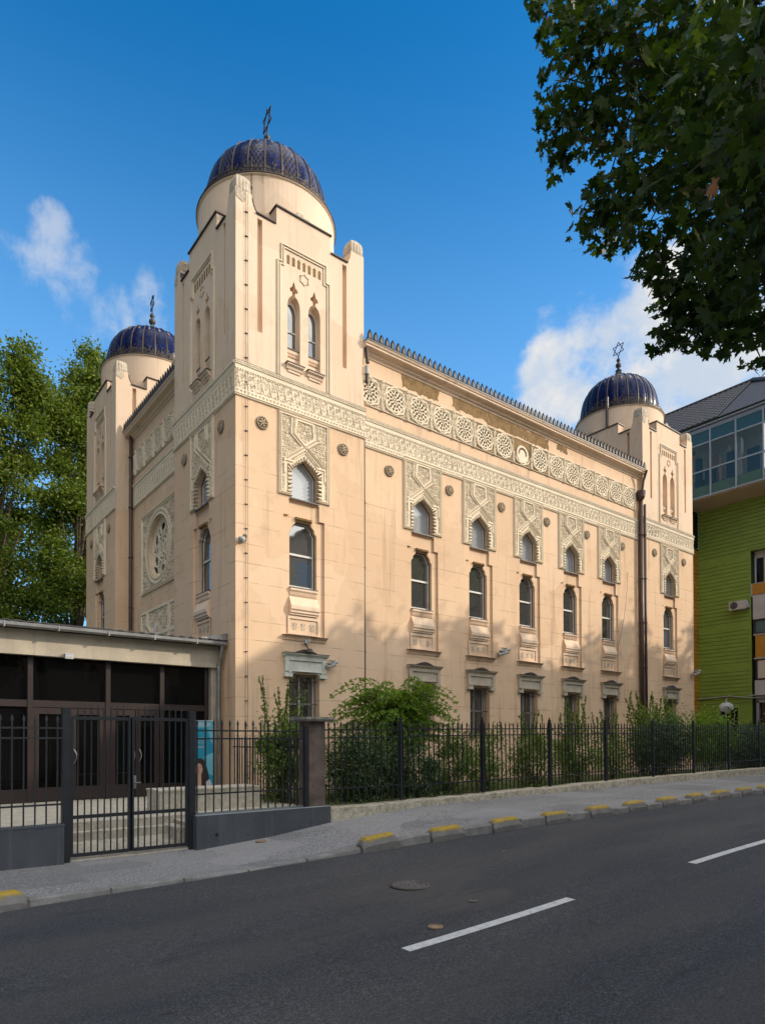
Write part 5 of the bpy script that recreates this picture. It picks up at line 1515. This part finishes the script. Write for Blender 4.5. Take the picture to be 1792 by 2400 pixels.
# roof: rows of tiles
mb = MB()
def roofrow(xa, za, xb, zb_, y0, y1, n):
    for i in range(n):
        t0, t1 = i / n, (i + 1) / n
        x0, z0 = xa + (xb - xa) * t0, za + (zb_ - za) * t0; x1, z1 = xa + (xb - xa) * t1, za + (zb_ - za) * t1
        ny = int((y1 - y0) / 0.28)
        for j in range(ny):
            a = y0 + (y1 - y0) * j / ny; c = y0 + (y1 - y0) * (j + 1) / ny
            m_ = (a + c) / 2
            mb.add([(x0, a, z0 + 0.02), (x0, m_, z0 + 0.07), (x0, c, z0 + 0.02), (x1, a, z1 + 0.0), (x1, m_, z1 + 0.045), (x1, c, z1 + 0.0), (x0, a, z0 - 0.03), (x0, m_, z0 - 0.03), (x0, c, z0 - 0.03)],
                   [(0, 1, 4, 3), (1, 2, 5, 4), (6, 7, 1, 0), (7, 8, 2, 1)], 0)
roofrow(25.9, 17.76, 26.35, 18.02, -3.5, 4.5, 3)
roofrow(26.7, 18.42, 31.0, 21.78, -0.25, 6.0, 16)
mb.add([(26.7, -3.5, 18.38), (26.7, -0.25, 18.38), (31.0, -0.25, 21.72), (28.4, -3.5, 19.7)], [(0, 1, 2, 3)], 0)
mb.add([(31.0, -0.25, 21.76), (31.0, 6, 21.76), (36, 6, 17.8), (36, -0.25, 17.8), (33, -3.5, 18.5), (28.4, -3.5, 19.7)], [(0, 1, 2, 3), (0, 3, 4, 5)], 0)
mb.tube([(30.95, -0.25, 21.8), (28.4, -3.5, 19.7)], 0.11, 6, 0); mb.tube([(31.0, -0.3, 21.82), (31.0, 6, 21.82)], 0.09, 6, 0)
mb.tube([(30.9, -0.3, 21.78), (31.2, -1.2, 21.4), (32, -3.5, 20.9)], 0.10, 6, 1)
mb.box(26.36, 27.2, -3.5, 4.5, 17.7, 18.05, 2)
mb.box(26.30, 26.36, -3.5, 4.5, 18.02, 18.075, 3)
mb.build('roof', ['tiles', 'pillar', 'iron', 'alu'], GB)
ac = thing('air_conditioner', 'white air conditioner unit on the green wall', 'air conditioner', gbp(XG, -0.75, 8.46)); ac.scale = (GS, GS, GS)
mb = MB(); mb.box(-0.36, -0.06, -0.42, 0.42, 0.0, 0.44); a = mb.build('case', 'white', None); a.parent = ac
mb = MB(); mb.box(-0.30, -0.06, -0.52, -0.42, 0.05, 0.25); a = mb.build('side_cover', 'cam', None); a.parent = ac
mb = MB(); mb.T = lambda x, y, z: (-0.365 + y, 0.17 - x, 0.22 + z)
mb.prism(ell(0, 0, 0.19, 0.19, 24), 0.0, 0.008, 0)
for r_ in (0.06, 0.11, 0.16): mb.tube([(r_ * math.cos(2 * PI * i / 24), -0.004, r_ * math.sin(2 * PI * i / 24)) for i in range(24)], 0.004, 4, 1, True)
a = mb.build('fan_grille', ['dark', 'cam'], None); a.parent = ac
mb = MB(); mb.box(-0.36, 0.0, -0.35, -0.31, -0.04, 0.0); mb.box(-0.36, 0.0, 0.31, 0.35, -0.04, 0.0); a = mb.build('bracket', 'alu', None); a.parent = ac
sl = thing('satellite_dish', 'small grey dish on a pole before the green wall', 'satellite dish', (25.72, -1.0, 0.3))
mb = MB(); mb.tube([(25.72, -1.0, 0.3), (25.72, -1.0, 3.45), (25.78, -1.0, 3.75)], 0.035, 8); mb.build('pole', 'alu', sl)
mb = MB(); mb.T = lambda x, y, z: (25.66 - y * 0.8 + 0.5 * x, -1.05 - 0.86 * x - 0.5 * y, 3.32 + z)
vs = [(0, 0.08, 0)]; fs = []
for i in range(1, 5):
    for j in range(18):
        q = 2 * PI * j / 18; r_ = 0.33 * i / 4
        vs.append((r_ * math.cos(q), 0.08 * (1 - (i / 4) ** 2), r_ * 0.75 * math.sin(q)))
fs += [(0, 1 + j, 1 + (j + 1) % 18) for j in range(18)]
for i in range(3):
    for j in range(18): fs.append((1 + i * 18 + j, 1 + i * 18 + (j + 1) % 18, 1 + (i + 1) * 18 + (j + 1) % 18, 1 + (i + 1) * 18 + j))
mb.add(vs, fs); mb.build('dish', 'white', sl, True)
mb = MB(); mb.tube([(25.7, -1.1, 3.2), (25.35, -1.3, 3.25)], 0.012, 5); mb.lathe([(0.05, 3.2), (0.05, 3.3)], 8, (25.33, -1.31)); mb.build('receiver_arm', 'dark', sl)

# ------------------------------------------------------------------ vegetation
def leaf_mesh(name, C, size, mat_, up=0.35, aspect=0.55, jitter=0.35, droop=0.0):
    """one diamond leaf per centre"""
    n = len(C)
    nrm = rng.normal(size=(n, 3)); nrm[:, 2] = np.abs(nrm[:, 2]) + up
    nrm /= np.linalg.norm(nrm, axis=1)[:, None]
    t = rng.normal(size=(n, 3)); t[:, 2] -= droop
    t -= nrm * (t * nrm).sum(1)[:, None]; t /= np.linalg.norm(t, axis=1)[:, None]
    w = np.cross(nrm, t)
    s = size * (1 + jitter * rng.uniform(-1, 1, n))[:, None]
    v = np.stack([C - t * s * 0.5, C + w * s * 0.5 * aspect + nrm * s * 0.06, C + t * s * 0.5 - nrm * s * 0.05, C - w * s * 0.5 * aspect + nrm * s * 0.06], 1).reshape(-1, 3)
    f = np.arange(n * 4).reshape(n, 4)
    me = bpy.data.meshes.new(name)
    me.from_pydata(v.tolist(), [], f.tolist())
    for m in (mat_ if isinstance(mat_, list) else [mat_]): me.materials.append(M[m])
    return me
def clumps(c, rad, ncl, nleaf, sig, seed, shell=0.55, flat=1.0, zmin=None):
    r = np.random.default_rng(seed)
    d = r.normal(size=(ncl, 3)); d /= np.linalg.norm(d, axis=1)[:, None]
    rr = (shell + (1 - shell) * r.random(ncl)) ** 0.8
    cc = np.array(c) + d * rr[:, None] * np.array(rad)
    w = r.uniform(0.6, 1.4, ncl)
    idx = r.choice(ncl, nleaf, p=w / w.sum())
    g_ = r.normal(size=(nleaf, 3)) * sig * r.uniform(0.5, 1.25, ncl)[idx][:, None]; g_[:, 2] *= flat
    P = cc[idx] + g_
    if zmin is not None: P[:, 2] = np.where(P[:, 2] < zmin, zmin + np.abs(P[:, 2] - zmin) * 0.3, P[:, 2])
    return P, cc
def attach(me, name, parent):
    o = bpy.data.objects.new(name, me); COL.objects.link(o); o.parent = parent
    g_ = ORG[parent]; o.location = (-g_[0], -g_[1], -g_[2])
    return o
def shrub(label, c, rad, ncl, nleaf, size, m, seed, stems=5, shoots=0, sh=(0.6, 1.0), sig=0.16, name='shrub', shell=0.35):
    g_ = 0.28
    t = thing(name, label, 'shrub', (c[0], c[1], g_), 'garden shrubs behind the iron fence')
    nleaf = int(nleaf * 0.95); size *= 1.35
    P, cc = clumps(c, rad, ncl, nleaf, sig * 1.1, seed, shell, zmin=g_ + 0.04)
    rr = random.Random(seed)
    mb = MB()
    for i in range(stems):
        q = cc[rr.randrange(len(cc))]
        b0 = (c[0] + rr.uniform(-.15, .15) * rad[0], c[1] + rr.uniform(-.15, .15), g_ - 0.03)
        mid = ((b0[0] + q[0]) / 2 + rr.uniform(-.08, .08), (b0[1] + q[1]) / 2, (b0[2] + q[2]) / 2 + 0.1)
        mb.tube([b0, mid, tuple(q)], [0.022, 0.016, 0.006], 5)
    ex = []
    for i in range(shoots):
        x = c[0] + rr.uniform(-.8, .8) * rad[0]; y = c[1] + rr.uniform(-.5, .5) * rad[1]
        z0 = c[2] + rad[2] * 0.35; L = rr.uniform(*sh) + rad[2] * 0.55
        lean = (rr.uniform(-.3, .3), rr.uniform(-.2, .2))
        pts = [(x + lean[0] * s_ * s_, y + lean[1] * s_ * s_, z0 + L * s_) for s_ in [k_ / 8 for k_ in range(9)]]
        mb.tube(pts, [0.008] * 9, 4)
        for k_ in range(int(L * 55)):
            s_ = rr.random(); p = (x + lean[0] * s_ * s_, y + lean[1] * s_ * s_, z0 + L * s_)
            sp = 0.09 * (1.15 - s_)
            ex.append((p[0] + rr.uniform(-sp, sp), p[1] + rr.uniform(-sp, sp), p[2] + rr.uniform(-.03, .03)))
    if ex: P = np.vstack([P, np.array(ex)])
    mb.build('stem', 'twig', t)
    attach(leaf_mesh('foliage', P, size, m), 'foliage', t)
    return t
shrub('slender green shrub with upright shoots between the tower and the pillar', (-0.02, -2.55, 1.35), (0.62, 0.5, 1.05), 34, 6500, 0.065, 'leaf', 1, 9, 9, (0.5, 1.0), 0.15, shell=0.2)
shrub('large rounded dark evergreen shrub right of the pillar', (1.75, -3.2, 1.0), (0.95, 0.8, 0.85), 60, 9000, 0.06, 'leafdk', 2, 5, 3, (0.1, 0.4), 0.17)
shrub('dark dense evergreen shrub under the feathery sapling', (3.3, -3.1, 0.95), (0.85, 0.7, 0.8), 50, 7000, 0.06, 'leafdk', 3, 5, 0, sig=0.17)
shrub('medium green shrub in front of the second fence section', (4.9, -3.0, 1.05), (0.6, 0.6, 0.75), 24, 3300, 0.065, 'leaf', 4, 6, 6, (0.2, 0.7), 0.18)
shrub('airy arching shrub below the third ground window', (6.5, -2.9, 1.05), (0.8, 0.6, 0.8), 24, 2700, 0.065, 'leaf', 5, 8, 5, (0.1, 0.5), 0.19)
shrub('leafy shrub with tall shoots below the fourth ground window', (8.7, -2.8, 1.15), (0.85, 0.6, 0.9), 28, 3600, 0.065, 'leaf', 6, 8, 8, (0.2, 0.7), 0.18)
shrub('bushy shrub with very tall shoots before the fifth ground window', (11.2, -2.7, 1.2), (0.95, 0.6, 0.95), 30, 4200, 0.07, 'leaf', 7, 9, 13, (0.5, 1.2), 0.18)
shrub('thin shrub with upright twigs before the sixth and last ground window of the long wall', (13.5, -2.4, 1.2), (0.7, 0.6, 0.95), 18, 1700, 0.07, 'leaf', 8, 8, 9, (0.4, 1.0), 0.2)
shrub('big dark bush at the foot of the far tower', (16.6, -2.7, 1.4), (1.9, 0.9, 1.05), 70, 9500, 0.08, 'leafdk', 9, 7, 0, sig=0.22)
shrub('light green bush spilling over behind the big dark bush', (17.4, -1.9, 2.1), (1.9, 0.8, 0.9), 55, 6500, 0.085, 'leaf', 10, 8, 12, (0.3, 0.8), 0.22)
shrub('bright green bush beyond the far tower before the ochre wall', (21.3, -2.2, 1.7), (1.4, 0.9, 1.3), 50, 6000, 0.09, 'leafbr', 11, 7, 5, (0.1, 0.5), 0.22)
shrub('dark hedge bush before the green wall', (24.4, -2.8, 1.3), (1.9, 0.8, 0.95), 60, 7500, 0.09, 'leafdk', 12, 6, 0, sig=0.24)
shrub('low bright bush at the far right of the fence', (27.0, -2.9, 1.6), (1.3, 0.7, 0.95), 40, 4500, 0.09, 'leafbr', 13, 6, 3, (0.1, 0.3), 0.22)
# feathery sapling with pinnate fronds
t = thing('feathery_sapling', 'bright green sapling with feathery fronds near the near tower downpipe', 'tree', (3.5, -2.4, 0.28))
rr = random.Random(21)
mb = MB(); mb.tube([(3.5, -2.4, 0.25), (3.45, -2.4, 1.2), (3.55, -2.42, 2.2), (3.5, -2.4, 2.9)], [0.04, 0.035, 0.025, 0.012], 6)
LC = []; LT = []
for i in range(300):
    z0 = rr.uniform(1.3, 2.85)
    az = rr.uniform(0, 2 * PI); L = rr.uniform(0.7, 1.15) * (1.75 if abs(math.cos(az)) > 0.5 else 1.0) * (1.0 if z0 < 2.4 else 0.8)
    rise = rr.uniform(0.15, 0.75) * L * 0.7
    pts = []
    for k_ in range(13):
        s_ = k_ / 12
        pts.append((3.5 + math.cos(az) * L * s_, -2.4 + math.sin(az) * L * 0.7 * s_, z0 + rise * math.sin(s_ * PI * 0.72) * 1.1 - 0.12 * s_ * s_))
    mb.tube(pts, 0.005, 3)
    for k_ in range(3, 13):
        p = pts[k_]
        for sd in (-1, 1):
            o_ = 0.05 + 0.02 * rr.random()
            LC.append((p[0] - math.sin(az) * o_ * sd, p[1] + math.cos(az) * o_ * sd, p[2] - 0.015)); LT.append((-math.sin(az) * sd + 0.4 * math.cos(az), math.cos(az) * sd + 0.4 * math.sin(az), -0.25))
mb.build('trunk', 'twig', t)
LC = np.array(LC)
LC = np.repeat(LC, 2, 0) + rng.normal(size=(len(LC) * 2, 3)) * 0.018
attach(leaf_mesh('foliage', LC, 0.125, 'leafbr', 0.5, 0.42), 'foliage', t)
# ground cover along the wall foot
P = np.stack([rng.uniform(0, 27, 5000), rng.uniform(-4.25, -1.6, 5000), 0.30 + 0.12 * rng.random(5000) ** 2], 1)
o = bpy.data.objects.new('ground_cover', leaf_mesh('ground_cover', P, 0.07, 'leaf', 0.6)); COL.objects.link(o); struct(o, 'stuff')

def bigtree(label, base, h, crown, ncl, nleaf, size, seed, m='leaftree', sig=0.8, name='broadleaf_tree', group=None, trunk_r=0.3, shell=0.5, lobes=None):
    t = thing(name, label, 'tree', base, group)
    P = []; CC = []
    for i, (cx, cy_, cz, rx, ry, rz_, fr) in enumerate(lobes or crown):
        p, cc = clumps((cx, cy_, cz), (rx, ry, rz_), int(ncl * fr), int(nleaf * fr), sig, seed + i, shell, 0.8)
        P.append(p); CC.append(cc)
    P = np.vstack(P); CC = np.vstack(CC)
    rr = random.Random(seed)
    mb = MB(); x, y, z = base
    mb.tube([(x, y, z - 0.2), (x + .15, y, z + h * .2), (x - .1, y + .1, z + h * .45), (x + .1, y, z + h * .8)], [trunk_r, trunk_r * .8, trunk_r * .55, trunk_r * .15], 8)
    for i in range(26):
        q = CC[rr.randrange(len(CC))]
        z0 = z + min(h * rr.uniform(.2, .6), max(h * .15, q[2] - z - 1.0))
        mb.tube([(x, y, z0), ((x + q[0]) / 2, (y + q[1]) / 2, (z0 + q[2]) / 2 + 0.4), tuple(q)], [trunk_r * .4, trunk_r * .22, 0.03], 5)
    mb.build('trunk', 'bark', t)
    attach(leaf_mesh('crown', P, size, m), 'crown', t)
    return t
TREES = [
    ('tall light green tree at the far left behind the annex', (-3.4, 21.5, -0.3), 22.5, [(-3.6, 21.5, 12.0, 3.4, 2.6, 5.0, .36), (-2.7, 21.5, 17.0, 1.9, 1.8, 3.4, .24), (-1.9, 21.3, 20.2, 0.75, 0.8, 2.0, .07), (-1.2, 21.0, 18.6, 0.7, 0.8, 2.4, .07), (-4.2, 22.5, 19.5, 1.8, 1.6, 2.8, .16), (-2.0, 21.5, 9.0, 2.6, 2.2, 2.6, .14)], 31),
    ('tall green tree close against the left rear tower', (1.3, 22.5, -0.3), 23.5, [(1.3, 22.5, 12.6, 2.4, 2.2, 4.4, .30), (1.4, 22.5, 17.6, 1.9, 1.7, 3.6, .26), (2.2, 22.3, 21.6, 0.9, 0.9, 2.2, .10), (0.5, 22.4, 19.0, 1.0, 1.0, 2.2, .10), (3.3, 22.6, 19.5, 1.4, 1.2, 4.0, .16), (0.3, 22.2, 9.0, 2.0, 1.6, 2.5, .12)], 47),
]
for lab, base, h, cr, sd in TREES:
    bigtree(lab, base, h, cr, 120, 60000, 0.19, sd, 'leaftree', 0.46, group='trees behind the annex', shell=0.25)
bigtree('dark background tree filling the gap between the two tall trees', (-1.2, 28, -0.3), 18, [(-1.5, 28, 12.0, 4.5, 2.2, 6.5, .7), (2.2, 28, 12.0, 3.0, 2.2, 6.0, .3)], 90, 15000, 0.26, 61, 'leaftree', 0.6, group='trees behind the annex', shell=0.1)

# ------------------------------------------------------------------ maple overhanging from the right
MT = thing('maple_tree', 'maple tree whose dark leafy branches overhang the upper right of the street', 'tree', (-1.2, -15.9, -0.1))
half = [(0, 1.0), (.07, .80), (.17, .84), (.13, .55), (.30, .62), (.33, .74), (.46, .63), (.84, .60), (.64, .44), (.70, .33), (.33, .18), (.40, .04), (.50, -.05), (.22, -.08), (.05, 0.0)]
outline = half + [(-a, b) for a, b in half[::-1][:-1]]
OL = np.array(outline); OL[:, 1] -= 0.35
CL = [(-3.36,-12.75,7.51,0.18,40),(-3.35,-13.0,7.16,0.27,84),(-3.38,-12.97,6.77,0.25,73),(-3.42,-12.94,6.42,0.21,53),(-3.28,-12.79,6.37,0.16,28),(-3.27,-13.06,6.42,0.23,63),(-3.31,-13.29,6.95,0.31,111),(-3.25,-13.32,6.57,0.31,111),(-3.3,-13.28,6.23,0.24,67),(-3.3,-13.67,6.55,0.35,146),(-3.24,-13.7,6.11,0.35,146),(-3.23,-13.07,5.64,0.18,37),(-3.18,-13.11,5.83,0.2,45),(-3.08,-13.19,5.6,0.17,34),(-3.19,-13.36,5.75,0.26,77),(-3.27,-13.54,5.34,0.24,71),(-3.29,-13.66,5.69,0.35,146),(-3.17,-13.62,5.09,0.21,53),(-3.07,-13.44,5.14,0.12,15),(-3.0,-13.49,4.97,0.12,17),(-3.07,-13.69,4.83,0.2,45),(-3.01,-13.48,4.64,0.1,14),(-3.01,-13.6,4.67,0.16,30),(-3.01,-13.73,4.67,0.21,53),(-3.11,-13.91,4.69,0.28,93),(-2.98,-13.88,4.49,0.14,24),(-3.06,-14.07,4.4,0.19,42),(-3.08,-14.18,4.29,0.18,38),(-2.84,-14.11,4.24,0.07,14),(-3.31,-14.01,4.98,0.39,178),(-3.52,-14.11,5.3,0.43,215),(-3.68,-14.24,5.61,0.43,221),(-4.26,-14.67,5.09,0.29,97),(-4.26,-14.66,4.67,0.33,129),(-4.04,-14.57,4.46,0.33,127),(-3.74,-14.43,4.3,0.31,111),(-2.81,-13.91,5.55,0.39,182),(-2.63,-13.56,6.81,0.46,253),(-2.75,-13.94,4.96,0.39,182),(-2.5,-13.91,6.47,0.48,270),(-3.71,-14.72,5.32,0.39,177),(-3.67,-14.74,4.71,0.41,200),(-3.25,-14.56,4.39,0.4,194),(-2.96,-14.8,5.2,0.59,418),(-3.15,-13.67,7.28,0.52,324),(-3.13,-12.93,7.94,0.44,233),(-3.28,-14.32,6.64,0.51,310),(-2.48,-14.69,6.64,0.66,511)]  # spray centres and radii unprojected from image pixels at chosen depths, then baked
def maple_leaves(name, C_, sizes, mat_, rs):
    n = len(C_); k_ = len(OL)
    nrm = rs.normal(size=(n, 3)) * 0.75; nrm[:, 2] += 0.75
    nrm /= np.linalg.norm(nrm, axis=1)[:, None]
    t = rs.normal(size=(n, 3)) * 0.7; t[:, 2] -= 0.9
    t -= nrm * (t * nrm).sum(1)[:, None]; t /= np.linalg.norm(t, axis=1)[:, None]
    w = np.cross(nrm, t)
    x = OL[:, 0][None, :, None]; y = OL[:, 1][None, :, None]
    s_ = sizes[:, None, None]
    fold = rs.uniform(-0.1, 0.35, n)[:, None, None]; curl = rs.uniform(-0.1, 0.3, n)[:, None, None]
    V = C_[:, None, :] + s_ * (w[:, None, :] * x + t[:, None, :] * y + nrm[:, None, :] * (fold * np.abs(x) - curl * y * y))
    me = bpy.data.meshes.new(name)
    me.from_pydata(V.reshape(-1, 3).tolist(), [], np.arange(n * k_).reshape(n, k_).tolist())
    me.materials.append(M[mat_])
    return me
rs = np.random.default_rng(77)
Cs = []
for (x, y, z, r_, n) in CL:
    n = int(n * 1.25)
    d = rs.normal(size=(n, 3)); d /= np.linalg.norm(d, axis=1)[:, None]
    q = d * (rs.random(n) ** 0.45)[:, None] * r_ * np.array([1.15, 1.15, 1.0])
    Cs.append(np.array([x, y, z]) + q)
Cs = np.vstack(Cs)
tb = (-1.2, -15.9, -0.1)
mb = MB()
mb.tube([tb, (-1.15, -15.9, 2.0), (-1.2, -15.85, 4.2), (-1.4, -15.7, 6.2), (-1.6, -15.4, 9.0)], [0.26, 0.21, 0.19, 0.15, 0.05], 10)
mt = mb.build('trunk', 'bark', MT, True)
mb = MB()
rr = random.Random(9)
hubs = []
for hx_, hy, hz in ((-2.9, -14.5, 6.3), (-3.3, -13.6, 6.4), (-3.2, -13.9, 5.6), (-3.8, -14.5, 5.3), (-3.05, -13.85, 4.95)):
    st = (-1.55, -15.6, rr.uniform(6.6, 7.6))
    m_ = ((st[0] + hx_) / 2, (st[1] + hy) / 2, (st[2] + hz) / 2 + 0.35)
    mb.tube([st, m_, (hx_, hy, hz)], [0.05, 0.032, 0.016], 7); hubs.append((hx_, hy, hz))
for (x, y, z, r_, n) in CL:
    h_ = min(hubs, key=lambda p: (p[0] - x) ** 2 + (p[1] - y) ** 2 + (p[2] - z) ** 2)
    mb.tube([h_, ((h_[0] + x) / 2, (h_[1] + y) / 2, (h_[2] + z) / 2 + 0.1), (x, y, z)], [0.010, 0.007, 0.004], 5)
    for i in range(3):
        mb.tube([(x, y, z), (x + rr.uniform(-1, 1) * r_ * .8, y + rr.uniform(-1, 1) * r_ * .8, z + rr.uniform(-.9, .5) * r_)], [0.006, 0.003], 4)
mb.build('branch', 'twig', MT)
attach(maple_leaves('crown', Cs, rs.uniform(0.042, 0.09, len(Cs)), 'maple', rs), 'crown', MT)
DRYP = np.array([(-5.03, -14.8, 3.82)])
attach(maple_leaves('dry_leaf', DRYP, np.array([0.075]), 'dryleaf', rs), 'dry_leaf', MT)

# ------------------------------------------------------------------ the other side of the street (behind the camera)
OB = thing('shade_building', 'added unseen apartment house across the street, stepped in height to shade the front', 'building', (20, -25, 0))
mb = MB()  # unseen block added across the street, roof heights stepped to shape the shade
mb.box(-4, 14.2, -32, -19.2, -0.6, 8.0, 0); mb.box(-4.3, 14.4, -32.3, -18.9, 8.0, 8.2, 1)
mb.box(14.2, 24.2, -32, -19.2, -0.6, 15.0, 0); mb.box(14.0, 24.4, -32.3, -18.9, 15.0, 15.2, 1)
mb.box(24.2, 75, -32, -19.2, -0.6, 18.2, 0); mb.box(24.2, 75.3, -32.3, -18.9, 18.2, 18.4, 1)
mb.build('wall', ['wall_far', 'flash'], OB)
mb = MB(); mb.box(-1.2, 1.4, -1.5 + 0.0, 0.0, 0, 0.001)
wf = MB(); wf.box(-.65, .65, -0.0, 0.04, 0, 1.6, 0); wf.box(-.58, -.03, 0.035, 0.05, 0.07, 1.53, 1); wf.box(.03, .58, 0.035, 0.05, 0.07, 1.53, 1)
wfm = wf.mesh('window', ['frame', 'glass'])
for fl in range(5):
    for i in range(19):
        if fl > 1 and i < 4 or fl > 3 and i < 7: continue
        inst(wfm, 'window', OB, (-2 + 4 * i, -19.2, 1.6 + 3.3 * fl))
for i, (x, top) in enumerate(((22.6, 16.9), (27.6, 17.8), (32.6, 17.3), (37.8, 18.5), (43.5, 19.6))):
    bigtree('street tree across the road, %s from the corner' % ['first', 'second', 'third', 'fourth', 'fifth'][i], (x, -15.6, -0.1), top - 2, [(x, -15.6, top - 4.8, 3.1, 2.4, 4.3, 1.0)], 70, 5200, 0.42, 100 + i, 'leaf', 0.6, 'street_tree', 'street trees across the road', 0.22, 0.3)

# ------------------------------------------------------------------ world, sun, camera
EL, AZ = R(25), R(130)
W = bpy.data.worlds.new('World'); scene.world = W; W.use_nodes = True
nt = W.node_tree
bg = nt.nodes['Background']
sky = nt.nodes.new('ShaderNodeTexSky'); sky.sky_type = 'NISHITA'; sky.sun_disc = False
sky.sun_elevation = EL; sky.sun_rotation = AZ; sky.altitude = 500; sky.air_density = 1.0; sky.dust_density = 0.4; sky.ozone_density = 3.0
tc = nt.nodes.new('ShaderNodeTexCoord'); vec = tc.outputs['Generated']
def dotn(d):
    n = nt.nodes.new('ShaderNodeVectorMath'); n.operation = 'DOT_PRODUCT'
    nt.links.new(vec, n.inputs[0]); n.inputs[1].default_value = Vector(d).normalized()
    return n.outputs['Value']
def lobe(d, deg0, deg1): return sstep(nt, dotn(d), math.cos(R(deg1)), math.cos(R(deg0)))
def mx(*a):
    o = a[0]
    for b_ in a[1:]: o = mth(nt, 'MAXIMUM', o, b_)
    return o
cn = noise(nt, vec, 9.0, 10, 0.6, sc=(1, 1, 1.35))
cf = noise(nt, vec, 3.0, 8, 0.6, sc=(1, 1, 1.8))
wisp = noise(nt, vec, 15.0, 8, 0.6, sc=(1, 1, 0.8))
big = mx(lobe((0.8014, 0.3823, 0.4599), 4, 11), mth(nt, 'MULTIPLY', lobe((0.7184, 0.5035, 0.48), 1.5, 7), 0.95))
c1 = sstep(nt, mth(nt, 'ADD', mth(nt, 'MULTIPLY', big, 0.45), mth(nt, 'MULTIPLY', cn, 1.05)), 0.74, 1.0)
left = mx(*[mth(nt, 'MULTIPLY', lobe(*a), w_) for a, w_ in [(((0.1537, 0.8007, 0.579), 0.2, 2.2), 0.9), (((0.1714, 0.8229, 0.5417), 0.5, 3.2), 1.0), (((0.1845, 0.8365, 0.516), 0.3, 2.6), 1.0), (((0.2179, 0.8293, 0.5145), 0.2, 2.4), 1.0), (((0.2518, 0.8087, 0.5317), 0.5, 3.4), 1.0), (((0.2141, 0.7997, 0.561), 0.3, 2.4), 0.75), (((0.124, 0.839, 0.5299), 0.3, 3.5), 0.7)]])
c2 = mth(nt, 'MULTIPLY', sstep(nt, mth(nt, 'ADD', mth(nt, 'MULTIPLY', left, 0.26), mth(nt, 'MULTIPLY', wisp, 1.25)), 0.74, 1.06), mth(nt, 'MULTIPLY', sstep(nt, left, 0.03, 0.5), 0.46))
back = mth(nt, 'MULTIPLY', sstep(nt, dotn((0.22, -.64, 0.72)), 0.42, 0.72), sstep(nt, cf, 0.34, 0.54))  # bright cloud out of view behind the camera, added as fill light
xyz = nt.nodes.new('ShaderNodeSeparateXYZ'); nt.links.new(vec, xyz.inputs[0])
low = sstep(nt, xyz.outputs[2], 0.0, 0.15, 0.3, 0.0)
pale = sstep(nt, xyz.outputs[2], 0.22, 0.78, 0.66, 0.0)
cl = mx(c1, c2, mth(nt, 'MULTIPLY', back, 0.95), low)
shade = sstep(nt, noise(nt, vec, 8.0, 7, 0.6), 0.40, 0.62, 0.0, 1.0)
hs = nt.nodes.new('ShaderNodeHueSaturation'); hs.inputs['Saturation'].default_value = SKY_SAT; hs.inputs['Value'].default_value = SKY_VAL
hs.inputs['Hue'].default_value = SKY_HUE
nt.links.new(sky.outputs[0], hs.inputs['Color'])
cc_ = mixc(nt, shade, (CLV * 0.66, CLV * 0.76, CLV * 0.90), (CLV, CLV * 0.97, CLV * 0.93))
cc_ = mixc(nt, back, cc_, (CLB, CLB * 0.975, CLB * 0.91))
side = mth(nt, 'MULTIPLY', sstep(nt, dotn((-.92, -.1, .37)), 0.25, 0.6), 0.75)  # grey veil over the unseen left sky, added to neutralise fill on left walls
skyc = mixc(nt, pale, hs.outputs[0], (1.85, 3.9, 6.7))
skyc = mixc(nt, side, skyc, (1.35, 1.25, 1.15))
nt.links.new(mixc(nt, cl, skyc, cc_), bg.inputs['Color'])
bg.inputs['Strength'].default_value = SKY_STR

sd = bpy.data.lights.new('sun', 'SUN'); sd.energy = SUN; sd.angle = R(0.53); sd.color = (1.0, 0.885, 0.72)
so = bpy.data.objects.new('sun', sd); COL.objects.link(so)
so.rotation_euler = Vector((math.sin(AZ) * math.cos(EL), math.cos(AZ) * math.cos(EL), math.sin(EL))).to_track_quat('Z', 'Y').to_euler()
so.location = (20, -20, 30)

cam = bpy.data.cameras.new('camera'); co = bpy.data.objects.new('camera', cam); COL.objects.link(co)
Rv = Vector((0.78776402, -0.61597141, -0.00265897)); Fv = Vector((0.61594587, 0.78767319, 0.01347703))
Uv = Rv.cross(Fv)
co.matrix_world = Matrix(((Rv.x, Uv.x, -Fv.x, -7.55801), (Rv.y, Uv.y, -Fv.y, -15.96614), (Rv.z, Uv.z, -Fv.z, 1.7), (0, 0, 0, 1)))
cam.sensor_fit = 'VERTICAL'; cam.sensor_height = 36.0; cam.sensor_width = 36.0 * 764 / 1024
cam.lens = 1528.277 / 2400 * 36.0
cam.shift_y = (1716.03 - 1200) / 2400; cam.clip_end = 2000; cam.clip_start = 0.05
scene.camera = co
vs_ = scene.view_settings
scene.display_settings.display_device = 'sRGB'
vs_.view_transform = 'Standard'; vs_.look = 'None'; vs_.gamma = 1.0; vs_.exposure = EXPO
vs_.use_curve_mapping = False
scene.render.engine = 'CYCLES'
scene.cycles.max_bounces = 8; scene.cycles.diffuse_bounces = 4; scene.cycles.transparent_max_bounces = 12
scene.cycles.use_denoising = True
scene.render.film_transparent = False
